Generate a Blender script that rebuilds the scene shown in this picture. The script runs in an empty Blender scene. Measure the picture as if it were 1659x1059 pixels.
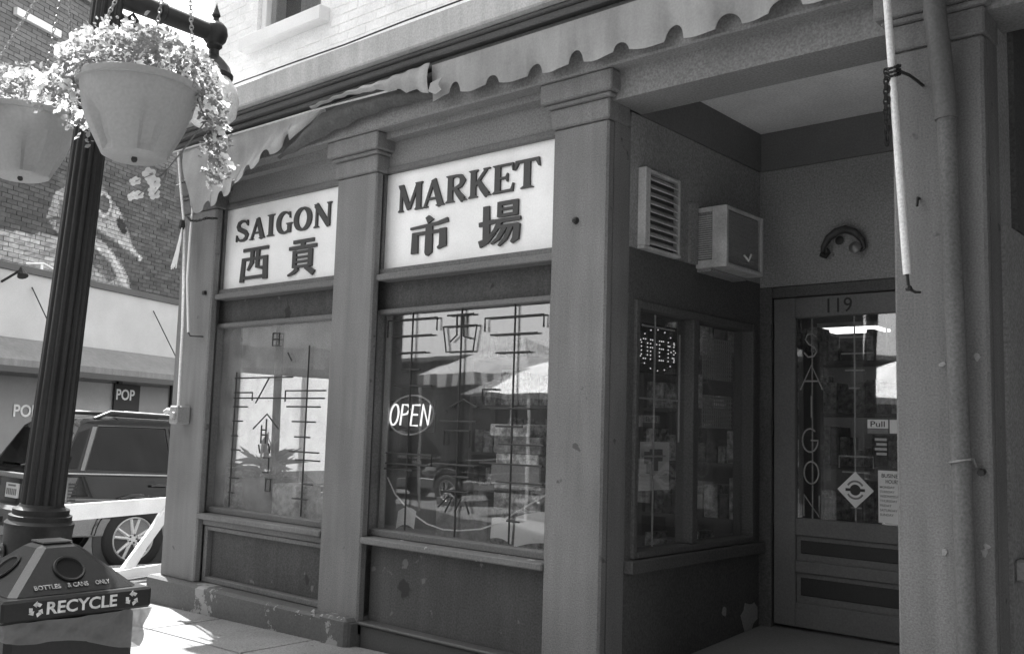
import bpy, bmesh, math, random
from mathutils import Matrix, Vector
random.seed(7)
R = math.radians
C = bpy.context.scene.collection
sc = bpy.context.scene

# ------------------------------------------------------------------ camera
YAW, PIT, ROL = -0.715749, 0.105478, 0.030045
EYE = Vector((0, 0, 1.44))
fw = Vector((math.sin(YAW)*math.cos(PIT), math.cos(YAW)*math.cos(PIT), math.sin(PIT)))
r0 = Vector((math.cos(YAW), -math.sin(YAW), 0)); u0 = r0.cross(fw)
rt = r0*math.cos(ROL) + u0*math.sin(ROL); up = rt.cross(fw)
cd = bpy.data.cameras.new('camera'); cam = bpy.data.objects.new('camera', cd); C.objects.link(cam)
cam.matrix_world = Matrix(((rt.x, up.x, -fw.x, EYE.x), (rt.y, up.y, -fw.y, EYE.y), (rt.z, up.z, -fw.z, EYE.z), (0, 0, 0, 1)))
cd.sensor_width = 36; cd.lens = 1562.17/1659*36; cd.clip_start = .05; cd.clip_end = 600
sc.camera = cam
# ------------------------------------------------------------------ sky, sun, exposure
AZ = math.atan2(-.961, .276); EL = R(62)
w = bpy.data.worlds.new('World'); sc.world = w; w.use_nodes = True
nt = w.node_tree; bg = nt.nodes['Background']
sky = nt.nodes.new('ShaderNodeTexSky'); sky.sky_type = 'NISHITA'; sky.sun_disc = False
sky.sun_elevation = EL; sky.sun_rotation = AZ; sky.air_density = 1.2; sky.dust_density = 3.0
bw = nt.nodes.new('ShaderNodeRGBToBW'); nt.links.new(sky.outputs[0], bw.inputs[0]); nt.links.new(bw.outputs[0], bg.inputs[0])
bg.inputs[1].default_value = .15
sd = bpy.data.lights.new('sun', 'SUN'); sd.energy = 4.6; sd.angle = R(.53); sd.color = (1, 1, 1)
so = bpy.data.objects.new('sun', sd); C.objects.link(so)
tosun = Vector((math.sin(AZ)*math.cos(EL), math.cos(AZ)*math.cos(EL), math.sin(EL)))
so.rotation_euler = tosun.to_track_quat('Z', 'Y').to_euler(); so.location = (-10, 8, 20)
vs = sc.view_settings; vs.view_transform = 'Standard'; vs.look = 'None'; vs.gamma = 1; vs.use_curve_mapping = False
vs.exposure = 2.0
sc.render.engine = 'CYCLES'; sc.cycles.transparent_max_bounces = 24; sc.cycles.max_bounces = 10
sc.cycles.use_denoising = True

# ------------------------------------------------------------------ materials (black and white photograph: all greys)
MATS = {}
def mat(name, v, rough=.65, grain=.16, gs=85., blot=.10, bs=2.2, bump=.0, bumps=60., spec=.35, metal=0., coat=0., trans=0., streak=False):
    if name in MATS: return MATS[name]
    m = bpy.data.materials.new(name); m.use_nodes = True; t = m.node_tree; N = t.nodes; L = t.links
    p = N['Principled BSDF']
    geo = N.new('ShaderNodeNewGeometry')
    def noise(s, det=2., stretch=None):
        n = N.new('ShaderNodeTexNoise'); n.inputs['Scale'].default_value = s; n.inputs['Detail'].default_value = det
        if stretch:
            mp = N.new('ShaderNodeVectorMath'); mp.operation = 'MULTIPLY'; mp.inputs[1].default_value = stretch
            L.new(geo.outputs['Position'], mp.inputs[0]); L.new(mp.outputs[0], n.inputs['Vector'])
        else: L.new(geo.outputs['Position'], n.inputs['Vector'])
        return n.outputs['Fac']
    def rng(a, lo, hi, f0=.3, f1=.7):
        r = N.new('ShaderNodeMapRange'); r.inputs[1].default_value = f0; r.inputs[2].default_value = f1
        r.inputs[3].default_value = lo; r.inputs[4].default_value = hi; L.new(a, r.inputs[0]); return r.outputs[0]
    def mul(a, b):
        k = N.new('ShaderNodeMath'); k.operation = 'MULTIPLY'; L.new(a, k.inputs[0])
        if isinstance(b, float): k.inputs[1].default_value = b
        else: L.new(b, k.inputs[1])
        return k.outputs[0]
    g = mul(rng(noise(gs, 5.), 1-grain, 1+grain), rng(noise(bs, 6.), 1-blot, 1+blot))
    if streak: g = mul(g, rng(noise(1., 5., (14, 14, 1.2)), .86, 1.08))
    g = mul(g, float(v))
    cb = N.new('ShaderNodeCombineColor'); [L.new(g, cb.inputs[i]) for i in range(3)]
    L.new(cb.outputs[0], p.inputs['Base Color'])
    p.inputs['Roughness'].default_value = rough; p.inputs['Specular IOR Level'].default_value = spec
    p.inputs['Metallic'].default_value = metal; p.inputs['Coat Weight'].default_value = coat
    if trans: p.inputs['Transmission Weight'].default_value = trans
    if bump:
        b = N.new('ShaderNodeBump'); b.inputs['Strength'].default_value = bump; b.inputs['Distance'].default_value = .01
        L.new(noise(bumps, 4.), b.inputs['Height']); L.new(b.outputs[0], p.inputs['Normal'])
    MATS[name] = m; return m
def peel(name, dark, light, th, sc_=4.5, rough=.8):
    """paint that has flaked off a lighter ground"""
    m = mat(name, dark, rough, bump=.3, bumps=40); t = m.node_tree; N = t.nodes; L = t.links
    geo = N.new('ShaderNodeNewGeometry'); n = N.new('ShaderNodeTexNoise'); n.inputs['Scale'].default_value = sc_; n.inputs['Detail'].default_value = 8
    n.inputs['Roughness'].default_value = .72
    L.new(geo.outputs['Position'], n.inputs['Vector'])
    r = N.new('ShaderNodeMapRange'); r.inputs[1].default_value = th; r.inputs[2].default_value = th+.015; L.new(n.outputs['Fac'], r.inputs[0])
    p = N['Principled BSDF']; old = p.inputs['Base Color'].links[0].from_socket
    mx = N.new('ShaderNodeMix'); mx.data_type = 'RGBA'; L.new(r.outputs[0], mx.inputs[0]); L.new(old, mx.inputs[6]); mx.inputs[7].default_value = (light, light, light, 1)
    L.new(mx.outputs[2], p.inputs['Base Color']); return m
def glass(name, r0v=.05, tint=.92, dirt=.02):
    m = bpy.data.materials.new(name); m.use_nodes = True; t = m.node_tree; N = t.nodes; L = t.links
    N.remove(N['Principled BSDF']); out = N['Material Output']
    geo = N.new('ShaderNodeNewGeometry')
    d = N.new('ShaderNodeVectorMath'); d.operation = 'DOT_PRODUCT'; L.new(geo.outputs['Incoming'], d.inputs[0]); L.new(geo.outputs['Normal'], d.inputs[1])
    def M(op, a, b=None):
        k = N.new('ShaderNodeMath'); k.operation = op
        for i, q in enumerate((a, b)):
            if q is None: continue
            if isinstance(q, (int, float)): k.inputs[i].default_value = q
            else: L.new(q, k.inputs[i])
        return k.outputs[0]
    f = M('ADD', M('MULTIPLY', M('POWER', M('SUBTRACT', 1., M('ABSOLUTE', d.outputs['Value'])), 5.), 1-r0v), r0v)
    tr = N.new('ShaderNodeBsdfTransparent'); tr.inputs[0].default_value = (tint, tint, tint, 1)
    df = N.new('ShaderNodeBsdfDiffuse'); df.inputs[0].default_value = (.6, .6, .6, 1)
    nz = N.new('ShaderNodeTexNoise'); nz.inputs['Scale'].default_value = 6; nz.inputs['Detail'].default_value = 7; L.new(geo.outputs['Position'], nz.inputs['Vector'])
    m1 = N.new('ShaderNodeMixShader'); L.new(M('MULTIPLY', nz.outputs['Fac'], dirt*2), m1.inputs[0]); L.new(tr.outputs[0], m1.inputs[1]); L.new(df.outputs[0], m1.inputs[2])
    gl = N.new('ShaderNodeBsdfGlossy'); gl.inputs['Roughness'].default_value = .015
    n2 = N.new('ShaderNodeTexNoise'); n2.inputs['Scale'].default_value = 1.3; L.new(geo.outputs['Position'], n2.inputs['Vector'])
    bp = N.new('ShaderNodeBump'); bp.inputs['Strength'].default_value = .05; bp.inputs['Distance'].default_value = .05; L.new(n2.outputs['Fac'], bp.inputs['Height']); L.new(bp.outputs[0], gl.inputs['Normal'])
    m2 = N.new('ShaderNodeMixShader'); L.new(f, m2.inputs[0]); L.new(m1.outputs[0], m2.inputs[1]); L.new(gl.outputs[0], m2.inputs[2])
    L.new(m2.outputs[0], out.inputs[0]); return m
def emit(name, v):
    m = bpy.data.materials.new(name); m.use_nodes = True; p = m.node_tree.nodes['Principled BSDF']
    p.inputs['Base Color'].default_value = (.8, .8, .8, 1); p.inputs['Emission Color'].default_value = (1, 1, 1, 1); p.inputs['Emission Strength'].default_value = v; return m
def sheet(name, v, tl=.35, streak=False, blot=.12):
    """thin cloth or plastic that lets some light through"""
    m = mat(name, v, .75, grain=.1, blot=blot, streak=streak); t = m.node_tree; N = t.nodes; L = t.links
    p = N['Principled BSDF']; ts = N.new('ShaderNodeBsdfTranslucent'); ts.inputs[0].default_value = (v, v, v, 1)
    mx = N.new('ShaderNodeMixShader'); mx.inputs[0].default_value = tl
    L.new(p.outputs[0], mx.inputs[1]); L.new(ts.outputs[0], mx.inputs[2]); L.new(mx.outputs[0], N['Material Output'].inputs[0]); return m

paint = mat('pillar_paint', .178, .85, grain=.24, gs=120., bump=.3, bumps=120, blot=.18, bs=1.3, streak=True)
paint_d = mat('panel_paint', .065, .75, grain=.32, bump=.25, bumps=110, blot=.2, bs=1.8, streak=True)
trim = mat('trim_paint', .135, .65, grain=.25, blot=.14)
frieze = mat('frieze_paint', .21, .75, grain=.28, blot=.10)
recess_m = mat('recess_plaster', .27, .85, grain=.30, bump=.25, bumps=90)
recess_d = mat('recess_dark_paint', .095, .75, grain=.3, bump=.2, bumps=90)
band_m = mat('recess_band_paint', .16, .8, grain=.15, bump=.2, bumps=90)
ceil_m = mat('ceiling_plaster', .8, .85, bump=.2)
door_m = mat('door_paint', .14, .5, blot=.12)
door_d = mat('door_panel_paint', .035, .5)
white_brick = mat('white_painted_brick', .86, .85, grain=.08, bump=.3, bumps=45, blot=.09, bs=5)
mortar = mat('painted_mortar', .84, .9, grain=.1, bump=.4)
ledge_m = mat('ledge_paint', .42, .75, streak=True)
mould_m = mat('moulding_paint', .10, .7)
plinth_m = peel('worn_plinth', .10, .26, .565, 1.7)
base_m = mat('base_paint', .075, .6)
wornsill = peel('worn_sill', .15, .42, .61, 7)
sign_w = mat('sign_face', .86, .35, grain=.05, blot=.08, bs=3.5, spec=.4)
letter = mat('letter_face', .055, .5, grain=.1)
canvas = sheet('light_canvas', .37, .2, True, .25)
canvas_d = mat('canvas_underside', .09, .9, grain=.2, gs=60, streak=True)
white_p = mat('white_paint', .78, .5, grain=.05, blot=.1)
white_chip = peel('chipped_white_paint', .80, .25, .66, 26, .5)
metal_d = mat('dark_iron', .025, .45, spec=.4)
metal_g = mat('grey_metal', .3, .4, metal=.6)
iron = mat('lamp_post_iron', .022, .48, grain=.2, blot=.25, spec=.35)
concrete = mat('pavement_concrete', .18, .9, grain=.3, bump=.35, bumps=80, blot=.2, bs=1.6)
def stains(m, dark, th, sc_):
    t = m.node_tree; N = t.nodes; L = t.links; geo = N.new('ShaderNodeNewGeometry'); n = N.new('ShaderNodeTexNoise'); n.inputs['Scale'].default_value = sc_; n.inputs['Detail'].default_value = 3
    L.new(geo.outputs['Position'], n.inputs['Vector']); r = N.new('ShaderNodeMapRange'); r.inputs[1].default_value = th; r.inputs[2].default_value = th+.03; L.new(n.outputs['Fac'], r.inputs[0])
    p = N['Principled BSDF']; old = p.inputs['Base Color'].links[0].from_socket; mx = N.new('ShaderNodeMix'); mx.data_type = 'RGBA'; L.new(r.outputs[0], mx.inputs[0]); L.new(old, mx.inputs[6]); mx.inputs[7].default_value = (dark, dark, dark, 1); L.new(mx.outputs[2], p.inputs['Base Color'])
stains(concrete, .09, .70, 22); stains(concrete, .16, .66, 5)
stains(paint, .09, .70, 7); stains(paint_d, .13, .68, 11); stains(paint_d, .03, .66, 4)
joint_m = mat('joint_dirt', .06, .95)
asphalt = mat('asphalt', .09, .9, grain=.3, gs=90, bump=.3)
floor_m = mat('entry_concrete', .2, .8, bump=.25)
glass_w = glass('window_glass', .14, .95, .035)
glass_h = glass('hazy_glass', .14, .95, .16)  # hazy film, thickened to stand in for the pale reflection as well
glass_c = glass('car_glass', .07, .25, .01)
grille_m = mat('grille_iron', .03, .5)
grille_l = mat('grille_pale', .48, .5)
int_wall = mat('shop_interior_wall', .16, .9)
int_dark = mat('shop_interior_dark', .06, .9)
neon = emit('neon_tube', .35)
led = emit('led_dot', .2)
paper = mat('paper', .72, .8, grain=.04, blot=.06)
ink = mat('ink', .05, .7)
midink = mat('grey_ink', .2, .7)
pot_m = sheet('pot_plastic', .46, .35)
petal = sheet('petal', .88, .45)
leaf = sheet('leaf', .27, .35)
black_pl = mat('black_plastic', .013, .38, blot=.2, spec=.3, bump=.08, bumps=200)
bag_m = sheet('plastic_bag', .26, .35)
_t = bag_m.node_tree; _o = _t.nodes['Material Output']; _f = _o.inputs[0].links[0].from_socket; _x = _t.nodes.new('ShaderNodeMixShader'); _x.inputs[0].default_value = .35; _r = _t.nodes.new('ShaderNodeBsdfTransparent'); _t.links.new(_f, _x.inputs[1]); _t.links.new(_r.outputs[0], _x.inputs[2]); _t.links.new(_x.outputs[0], _o.inputs[0])
car_p = mat('car_paint', .006, .15, grain=.05, blot=.03, coat=1., spec=.5)
car_clad = mat('car_cladding', .18, .5)
chrome = mat('car_bright', .6, .3, metal=.8)
tyre_m = mat('tyre_rubber', .02, .8)
ac_m = mat('ac_casing', .52, .5, blot=.2, bs=6, streak=True)
ac_d = mat('ac_grille', .10, .6)
wood_w = mat('barricade_white', .80, .7, grain=.06, blot=.12)
pinkish = mat('carton', .3, .8)
bricks_far = None

# ------------------------------------------------------------------ mesh helpers
class MB:
    def __init__(s, M=None): s.v = []; s.f = []; s.M = M
    def add(s, vs_, fs):
        o = len(s.v); s.v += [Vector(p) for p in vs_]; s.f += [tuple(i+o for i in f) for f in fs]; return s
    def box(s, x0, x1, y0, y1, z0, z1):
        if x0 > x1: x0, x1 = x1, x0
        if y0 > y1: y0, y1 = y1, y0
        if z0 > z1: z0, z1 = z1, z0
        return s.add([(x, y, z) for z in (z0, z1) for y in (y0, y1) for x in (x0, x1)],
              [(0,2,3,1),(4,5,7,6),(0,1,5,4),(2,6,7,3),(0,4,6,2),(1,3,7,5)])
    def tube(s, pts, r, n=8, cap=True, flat=1.):
        pts = [Vector(p) for p in pts]; m = len(pts); rr = r if isinstance(r, (list, tuple)) else [r]*m
        t0 = (pts[1]-pts[0]).normalized(); a = t0.orthogonal().normalized(); vs_ = []; fs = []
        for i, p in enumerate(pts):
            t = ((pts[min(i+1, m-1)]-pts[max(i-1, 0)])).normalized()
            a = (a - t*a.dot(t)); a = a.normalized() if a.length > 1e-6 else t.orthogonal().normalized(); b = t.cross(a)
            for k in range(n):
                q = 2*math.pi*k/n; vs_.append(p + (a*math.cos(q)+b*math.sin(q)*flat)*rr[i])
        for i in range(m-1):
            for k in range(n): fs.append((i*n+k, i*n+(k+1) % n, (i+1)*n+(k+1) % n, (i+1)*n+k))
        if cap: fs.append(tuple(range(n-1, -1, -1))); fs.append(tuple((m-1)*n+k for k in range(n)))
        return s.add(vs_, fs)
    def lathe(s, prof, c, n=24, axis=None, dent=None, cap=True):
        """prof: list of (r, h) along axis from c"""
        ax = Vector(axis or (0, 0, 1)).normalized(); a = ax.orthogonal().normalized() if abs(ax.z) < .99 else Vector((1, 0, 0)); a = (a-ax*a.dot(ax)).normalized(); b = ax.cross(a); c = Vector(c); vs_ = []; fs = []
        for r_, h in prof:
            for k in range(n):
                q = 2*math.pi*k/n; rr = dent(r_, h, q) if dent else r_
                vs_.append(c + ax*h + (a*math.cos(q)+b*math.sin(q))*rr)
        m = len(prof)
        for i in range(m-1):
            for k in range(n): fs.append((i*n+k, i*n+(k+1) % n, (i+1)*n+(k+1) % n, (i+1)*n+k))
        if cap and prof[0][0] > 1e-4: fs.append(tuple(range(n-1, -1, -1)))
        if cap and prof[-1][0] > 1e-4: fs.append(tuple((m-1)*n+k for k in range(n)))
        return s.add(vs_, fs)
    def poly(s, pts, thick):
        """closed polygon of 3-D points, extruded by vector thick"""
        n = len(pts); t = Vector(thick); p = [Vector(q) for q in pts]
        return s.add(p+[q+t for q in p], [tuple(range(n)), tuple(range(2*n-1, n-1, -1))]+[(i, n+i, n+(i+1) % n, (i+1) % n) for i in range(n)])
    def grid(s, fn, nu, nv, thick=None):
        vs_ = [Vector(fn(i/nu, j/nv)) for j in range(nv+1) for i in range(nu+1)]; w_ = nu+1
        fs = [(j*w_+i, j*w_+i+1, (j+1)*w_+i+1, (j+1)*w_+i) for j in range(nv) for i in range(nu)]
        if thick:
            t = Vector(thick); k = len(vs_); vs_ = vs_+[q+t for q in vs_]; f2 = [tuple(k+i for i in reversed(f)) for f in fs]
            edge = list(range(w_))+[j*w_+nu for j in range(1, nv+1)]+[nv*w_+i for i in range(nu-1, -1, -1)]+[j*w_ for j in range(nv-1, 0, -1)]
            fs = fs+f2+[(edge[i], edge[i]+k, edge[(i+1) % len(edge)]+k, edge[(i+1) % len(edge)]) for i in range(len(edge))]
        return s.add(vs_, fs)
    def build(s, name, m, parent=None, smooth=False, bevel=0, kind=None, origin=None, fix=True):
        vs_ = [s.M @ p for p in s.v] if s.M else s.v
        lo = Vector([min(p[i] for p in vs_) for i in range(3)]); hi = Vector([max(p[i] for p in vs_) for i in range(3)])
        o0 = Vector(origin) if origin else Vector(((lo.x+hi.x)/2, (lo.y+hi.y)/2, lo.z))
        me = bpy.data.meshes.new(name); me.from_pydata([p-o0 for p in vs_], [], s.f)
        if fix:
            b = bmesh.new(); b.from_mesh(me); bmesh.ops.recalc_face_normals(b, faces=b.faces[:]); b.to_mesh(me); b.free()
        me.materials.append(m)
        if smooth: me.polygons.foreach_set('use_smooth', [True]*len(me.polygons)); me.set_sharp_from_angle(angle=R(38))
        o = bpy.data.objects.new(name, me); C.objects.link(o); place(o, o0, parent)
        if bevel:
            bv = o.modifiers.new('bevel', 'BEVEL'); bv.width = bevel; bv.segments = 1; bv.limit_method = 'ANGLE'; bv.angle_limit = R(40)
        if kind: o['kind'] = kind
        return o
WL = {}
def place(o, loc, parent):
    loc = Vector(loc); WL[o.name] = loc
    if parent: o.parent = parent; o.location = loc - WL[parent.name]
    else: o.location = loc
def tag(o, label, cat, group=None):
    o['label'] = label; o['category'] = cat
    if group: o['group'] = group
    return o
def thing(name, loc, label, cat, group=None):
    o = bpy.data.objects.new(name, None); o.empty_display_size = .1; C.objects.link(o); place(o, loc, None); return tag(o, label, cat, group)
def B(name, m, parent, *boxes, bevel=0, M=None, **k):
    b = MB(M)
    for x in boxes: b.box(*x)
    return b.build(name, m, parent, bevel=bevel, **k)
def textmesh(name, s, m, parent, loc, phi, height, width=None, ext=.003, offset=0, align='CENTER', shear=0):
    cu = bpy.data.curves.new(name, 'FONT'); cu.body = s; cu.align_x = align; cu.extrude = ext; cu.offset = offset; cu.size = 1; cu.resolution_u = 3; cu.shear = shear
    t = bpy.data.objects.new('tmp', cu); C.objects.link(t); bpy.context.view_layer.update()
    me = bpy.data.meshes.new_from_object(t); bpy.data.objects.remove(t)
    xs = [v.co.x for v in me.vertices]; ys = [v.co.y for v in me.vertices]
    x0, x1, y0, y1 = min(xs), max(xs), min(ys), max(ys); k = height/(y1-y0); kx = width/(x1-x0) if width else k
    cx_ = (x0+x1)/2 if align == 'CENTER' else x0
    Mr = Matrix.Rotation(phi, 4, 'Z') @ Matrix.Rotation(R(90), 4, 'X')
    for v in me.vertices: v.co = Mr @ Vector(((v.co.x-cx_)*kx, (v.co.y-y0)*k, v.co.z))
    me.materials.append(m); o = bpy.data.objects.new(name, me); C.objects.link(o); place(o, loc, parent); return o
def ribbon(pts, ws):
    """2-D stroke with varying width -> list of quads"""
    pts = [Vector(p) for p in pts]; n = len(pts); ws = ws if isinstance(ws, (list, tuple)) else [ws]*n; a = []; b = []
    for i, p in enumerate(pts):
        t = (pts[min(i+1, n-1)]-pts[max(i-1, 0)]).normalized(); nn = Vector((-t.y, t.x)); k = 1.
        if 0 < i < n-1:
            t1 = (pts[i]-pts[i-1]).normalized(); k = 1/max(.5, abs(t1.dot(t)))
        a.append(p+nn*ws[i]/2*k); b.append(p-nn*ws[i]/2*k)
    return a+b[::-1]
def glyph(name, polys, box, M, y, depth, m, parent, bevel=0):
    x0, x1, z0, z1 = box; b = MB(M)
    for i, p in enumerate(polys):
        e = .0004*i
        b.poly([(x0+(x1-x0)*q[0], y-depth-e, z0+(z1-z0)*q[1]) for q in p], (0, depth+e*.5, 0))
    return b.build(name, m, parent)
def arc(cx_, cy_, rx, ry, a0, a1, n=18): return [(cx_+rx*math.cos(R(a0+(a1-a0)*i/n)), cy_+ry*math.sin(R(a0+(a1-a0)*i/n))) for i in range(n+1)]

# ------------------------------------------------------------------ ground heights (gently sloping pavement and side street)
def clamp(x, a, b): return max(a, min(b, x))
def walk(x, y):
    z = .10 + .0217*clamp(x, -24, 9)
    if x < -7.6: z -= .044*clamp(y-4.6, 0, 22)*clamp((-7.6-x)/1.5, 0, 1)
    return z
def road(x, y): return walk(x, y) - .10
# ================================================================== SETTING
xs = [-120, -60, -30, -24, -20, -16, -13, -11, -10, -9, -8.4, -7.6, -6, -3, 0, 4, 9, 20, 60, 120]
ys = [-120, -60, -30, -16, -9, -4, -1, 0.7, 3, 4.6, 6, 8, 11, 15, 20, 26.6, 40, 70, 120]
g = MB(); nx = len(xs)
g.add([(x, y, road(x, y)-.004) for y in ys for x in xs], [(j*nx+i, j*nx+i+1, (j+1)*nx+i+1, (j+1)*nx+i) for j in range(len(ys)-1) for i in range(nx-1)])
rd = g.build('road', asphalt); rd['kind'] = 'structure'
# pavement: bed, kerbs and slabs
def slab(mb, x0, x1, y0, y1, top, th=.05, gap=.009):
    x0 += gap; x1 -= gap; y0 += gap; y1 -= gap
    q = [(x0, y0), (x1, y0), (x1, y1), (x0, y1)]
    vt = [(x, y, walk(x, y)+top) for x, y in q]; vb = [(x, y, walk(x, y)+top-th) for x, y in q]
    return mb.add(vb+vt, [(3,2,1,0),(4,5,6,7),(0,1,5,4),(1,2,6,5),(2,3,7,6),(3,0,4,7)])
KX, KY = -10.02, .72
g = MB()
for (a, b) in ((-10, -7.62), (-7.62, 8)):
    slab(g, a, b, .75, 4.32, -.008, .09)
for j in range(10): slab(g, -10, -7.62, 4.32+j*2.4, 4.32+(j+1)*2.4, -.008, .09, 0)
pav = g.build('pavement', joint_m); pav['kind'] = 'structure'
jx = [-10.0, -8.72, -7.62, -6.5, -5.38, -4.26, -3.14, -2.02, -.9, .22, 1.34, 2.46, 3.58, 4.7, 5.8]
jy = [.75, 1.42, 2.54, 3.66, 4.31]
for i in range(len(jx)-1):
    for j in range(len(jy)-1):
        m = MB(); slab(m, jx[i], jx[i+1], jy[j], jy[j+1], random.uniform(-.0015, .0015)); m.build('paving_slab', concrete, pav, bevel=.003)
for j in range(14):
    y = 4.31+j*1.15
    for i in range(2):
        m = MB(); slab(m, jx[i], jx[i+1], y, y+1.15, random.uniform(-.0015, .0015)); m.build('paving_slab', concrete, pav, bevel=.003)
for i in range(len(jx)-1):
    m = MB(); slab(m, jx[i], jx[i+1], .57, .75, .001, .16, .002); m.build('kerb_stone', concrete, pav, bevel=.008)
for j in range(15):
    y = .6+j*1.5
    m = MB(); slab(m, -10.18, -10.0, y, y+1.5, .001, .16, .002); m.build('kerb_stone', concrete, pav, bevel=.008)

# ================================================================== SHOP BUILDING
shop = thing('shop_building', (-4.6, 6.5, 0), 'corner shop building with painted pillars, white brick upper storey and recessed door', 'building')
F = 4.30
PILL = [(-7.53, -7.02, .15), (-5.45, -5.02, .05), (-3.46, -3.066, -.02), (-1.50, -1.115, 0)]
for i, (x0, x1, zb) in enumerate(PILL):
    z1 = 3.19
    core = [(x0, x1-.10), (x0+.05, x1-.10), (x0+.05, x1), (x0, x1)][i]
    pl = B('pillar', paint, shop, (x0, x1, F, 4.366, zb, z1), bevel=.012)
    B('pillar_core', paint, pl, (core[0]+(0 if i in (0, 3) else .0), core[1], 4.3665, 4.522 if i else 4.60, zb, z1))
    B('capital', trim if i == 0 else paint, pl, (x0-.012, x1+.012, F-.014, 4.50, z1, 3.31), (x0-.06, x1+.06, F-.065, 4.49, 3.335, 3.455), (x0-.035, x1+.035, F-.04, 4.495, 3.31, 3.335), bevel=.008)
# pillar foot: broken concrete blocks
pt = MB(); pt.box(-7.63, -5.02, F-.07, 4.6, -.14, .155)
pl = pt.build('plinth', plinth_m, shop, bevel=.02)
B('pillar_foot', plinth_m, shop, (-5.30, -5.03, F-.085, 4.6, -.12, .17), bevel=.02)
for i in range(14):
    x = random.uniform(-5.62, -5.03); z = .155+random.uniform(-.04, .02); s = random.uniform(.008, .02)
    chips = MB(); chips.add([(x-s, F-.06-random.uniform(0, .02), z-s*.4), (x+s, F-.065, z-s*.5), (x+s*.6, F-.055, z+s*.6), (x-s*.5, F-.05, z+s*.5), (x, F-.079, z)], [(0,1,4),(1,2,4),(2,3,4),(3,0,4)]); chips.build('render_chip', mat('broken_render', .34, .95, bump=.6), pl)

def bay(x0, x1, worn, gm=None):
    # header strip, frames, sign frame, sill; the frames run on behind the pilaster
    xa = x0-.09
    B('header_panel', paint_d, shop, (xa, x1, 4.44, 4.6, 2.235, 2.475))
    sf = B('sign_frame', trim, shop, (xa, xa+.035, 4.372, 4.6, 2.475, 3.33), (xa+.035, xa+.062, 4.40, 4.6, 2.475, 3.33), (x1-.05, x1, 4.385, 4.6, 2.475, 3.33),
      (xa+.0, x1, 4.371, 4.6, 2.47, 2.512), (xa+.062, x1-.05, 4.385, 4.6, 3.19, 3.23), bevel=.005)
    B('transom_ledge', trim, shop, (x0, x1, 4.33, 4.59, 2.425, 2.469), bevel=.006)
    B('frieze_panel', frieze, shop, (xa, x1, 4.40, 4.6, 3.232, 3.41))
    fr = B('window_frame', trim, shop, (xa, xa+.03, 4.372, 4.475, .70, 2.232), (xa+.03, xa+.055, 4.40, 4.475, .70, 2.232), (x1-.055, x1-.03, 4.40, 4.475, .70, 2.232), (x1-.03, x1, 4.34, 4.58, .70, 2.232),
       (xa+.055, x1-.055, 4.40, 4.475, 2.20, 2.234), (xa+.055, x1-.055, 4.40, 4.475, .70, .745), bevel=.005)
    B('pane', gm or glass_w, fr, (xa+.05, x1-.05, 4.455, 4.461, .735, 2.21))
    B('sill', wornsill if worn else trim, fr, (x0-.0, x1+.0, 4.29, 4.58, .655, .698), bevel=.008)
    return fr
bay(-7.02, -5.45, False, glass_h)
fr2 = bay(-5.02, -3.46, True)
B('inner_jamb', mat('pale_jamb', .40, .6), fr2, (-5.052, -5.0, 4.478, 4.49, .746, 2.199))
# bulkheads
B('bulkhead', paint_d, shop, (-7.02, -5.45, 4.42, 4.6, .1, .655))
B('bulkhead_moulding', trim, shop, (-7.02, -6.975, 4.37, 4.425, .157, .60), (-5.495, -5.45, 4.37, 4.425, .157, .60), (-6.975, -5.495, 4.37, 4.425, .157, .20), (-6.975, -5.495, 4.37, 4.425, .565, .60), (-7.02, -5.45, 4.35, 4.42, .605, .65), bevel=.006)
B('bulkhead', paint_d, shop, (-5.02, -3.46, 4.40, 4.6, -.1, .655))
bm_ = B('base_board', base_m, shop, (-5.02, -3.46, 4.33, 4.40, -.1, .125), (-5.02, -3.46, 4.30, 4.398, .127, .15), bevel=.008)
# beam, fascia and cornice over the whole front
XL, XR = -7.53, 3.2
B('beam', frieze, shop, (XL, XR, F+.02, 4.60, 3.41, 3.46), (-3.06, -1.5, F+.022, 4.62, 3.295, 3.41), (-1.115, XR, F+.022, 4.62, 3.295, 3.41))
B('fascia', frieze, shop, (XL-.02, XR, 4.215, 4.60, 3.457, 3.745), bevel=.01)
cn = B('cornice', mould_m, shop, (XL-.10, XR, 4.17, 4.60, 3.747, 3.785), (XL-.14, XR, 4.125, 4.60, 3.787, 3.83), (XL-.17, XR, 4.10, 4.60, 3.832, 3.853), bevel=.008)
B('ledge', ledge_m, cn, (XL-.22, XR, 4.05, 4.62, 3.855, 4.035), bevel=.01)
wire = MB(); wire.tube([(XL-.1, 4.06, 4.06)]+[(XL+.6*i, 4.045+.006*random.random(), 4.052-.008*(i % 3 == 1)) for i in range(1, 15)], .006, 6); wire.build('cable', metal_d, shop)
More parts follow.
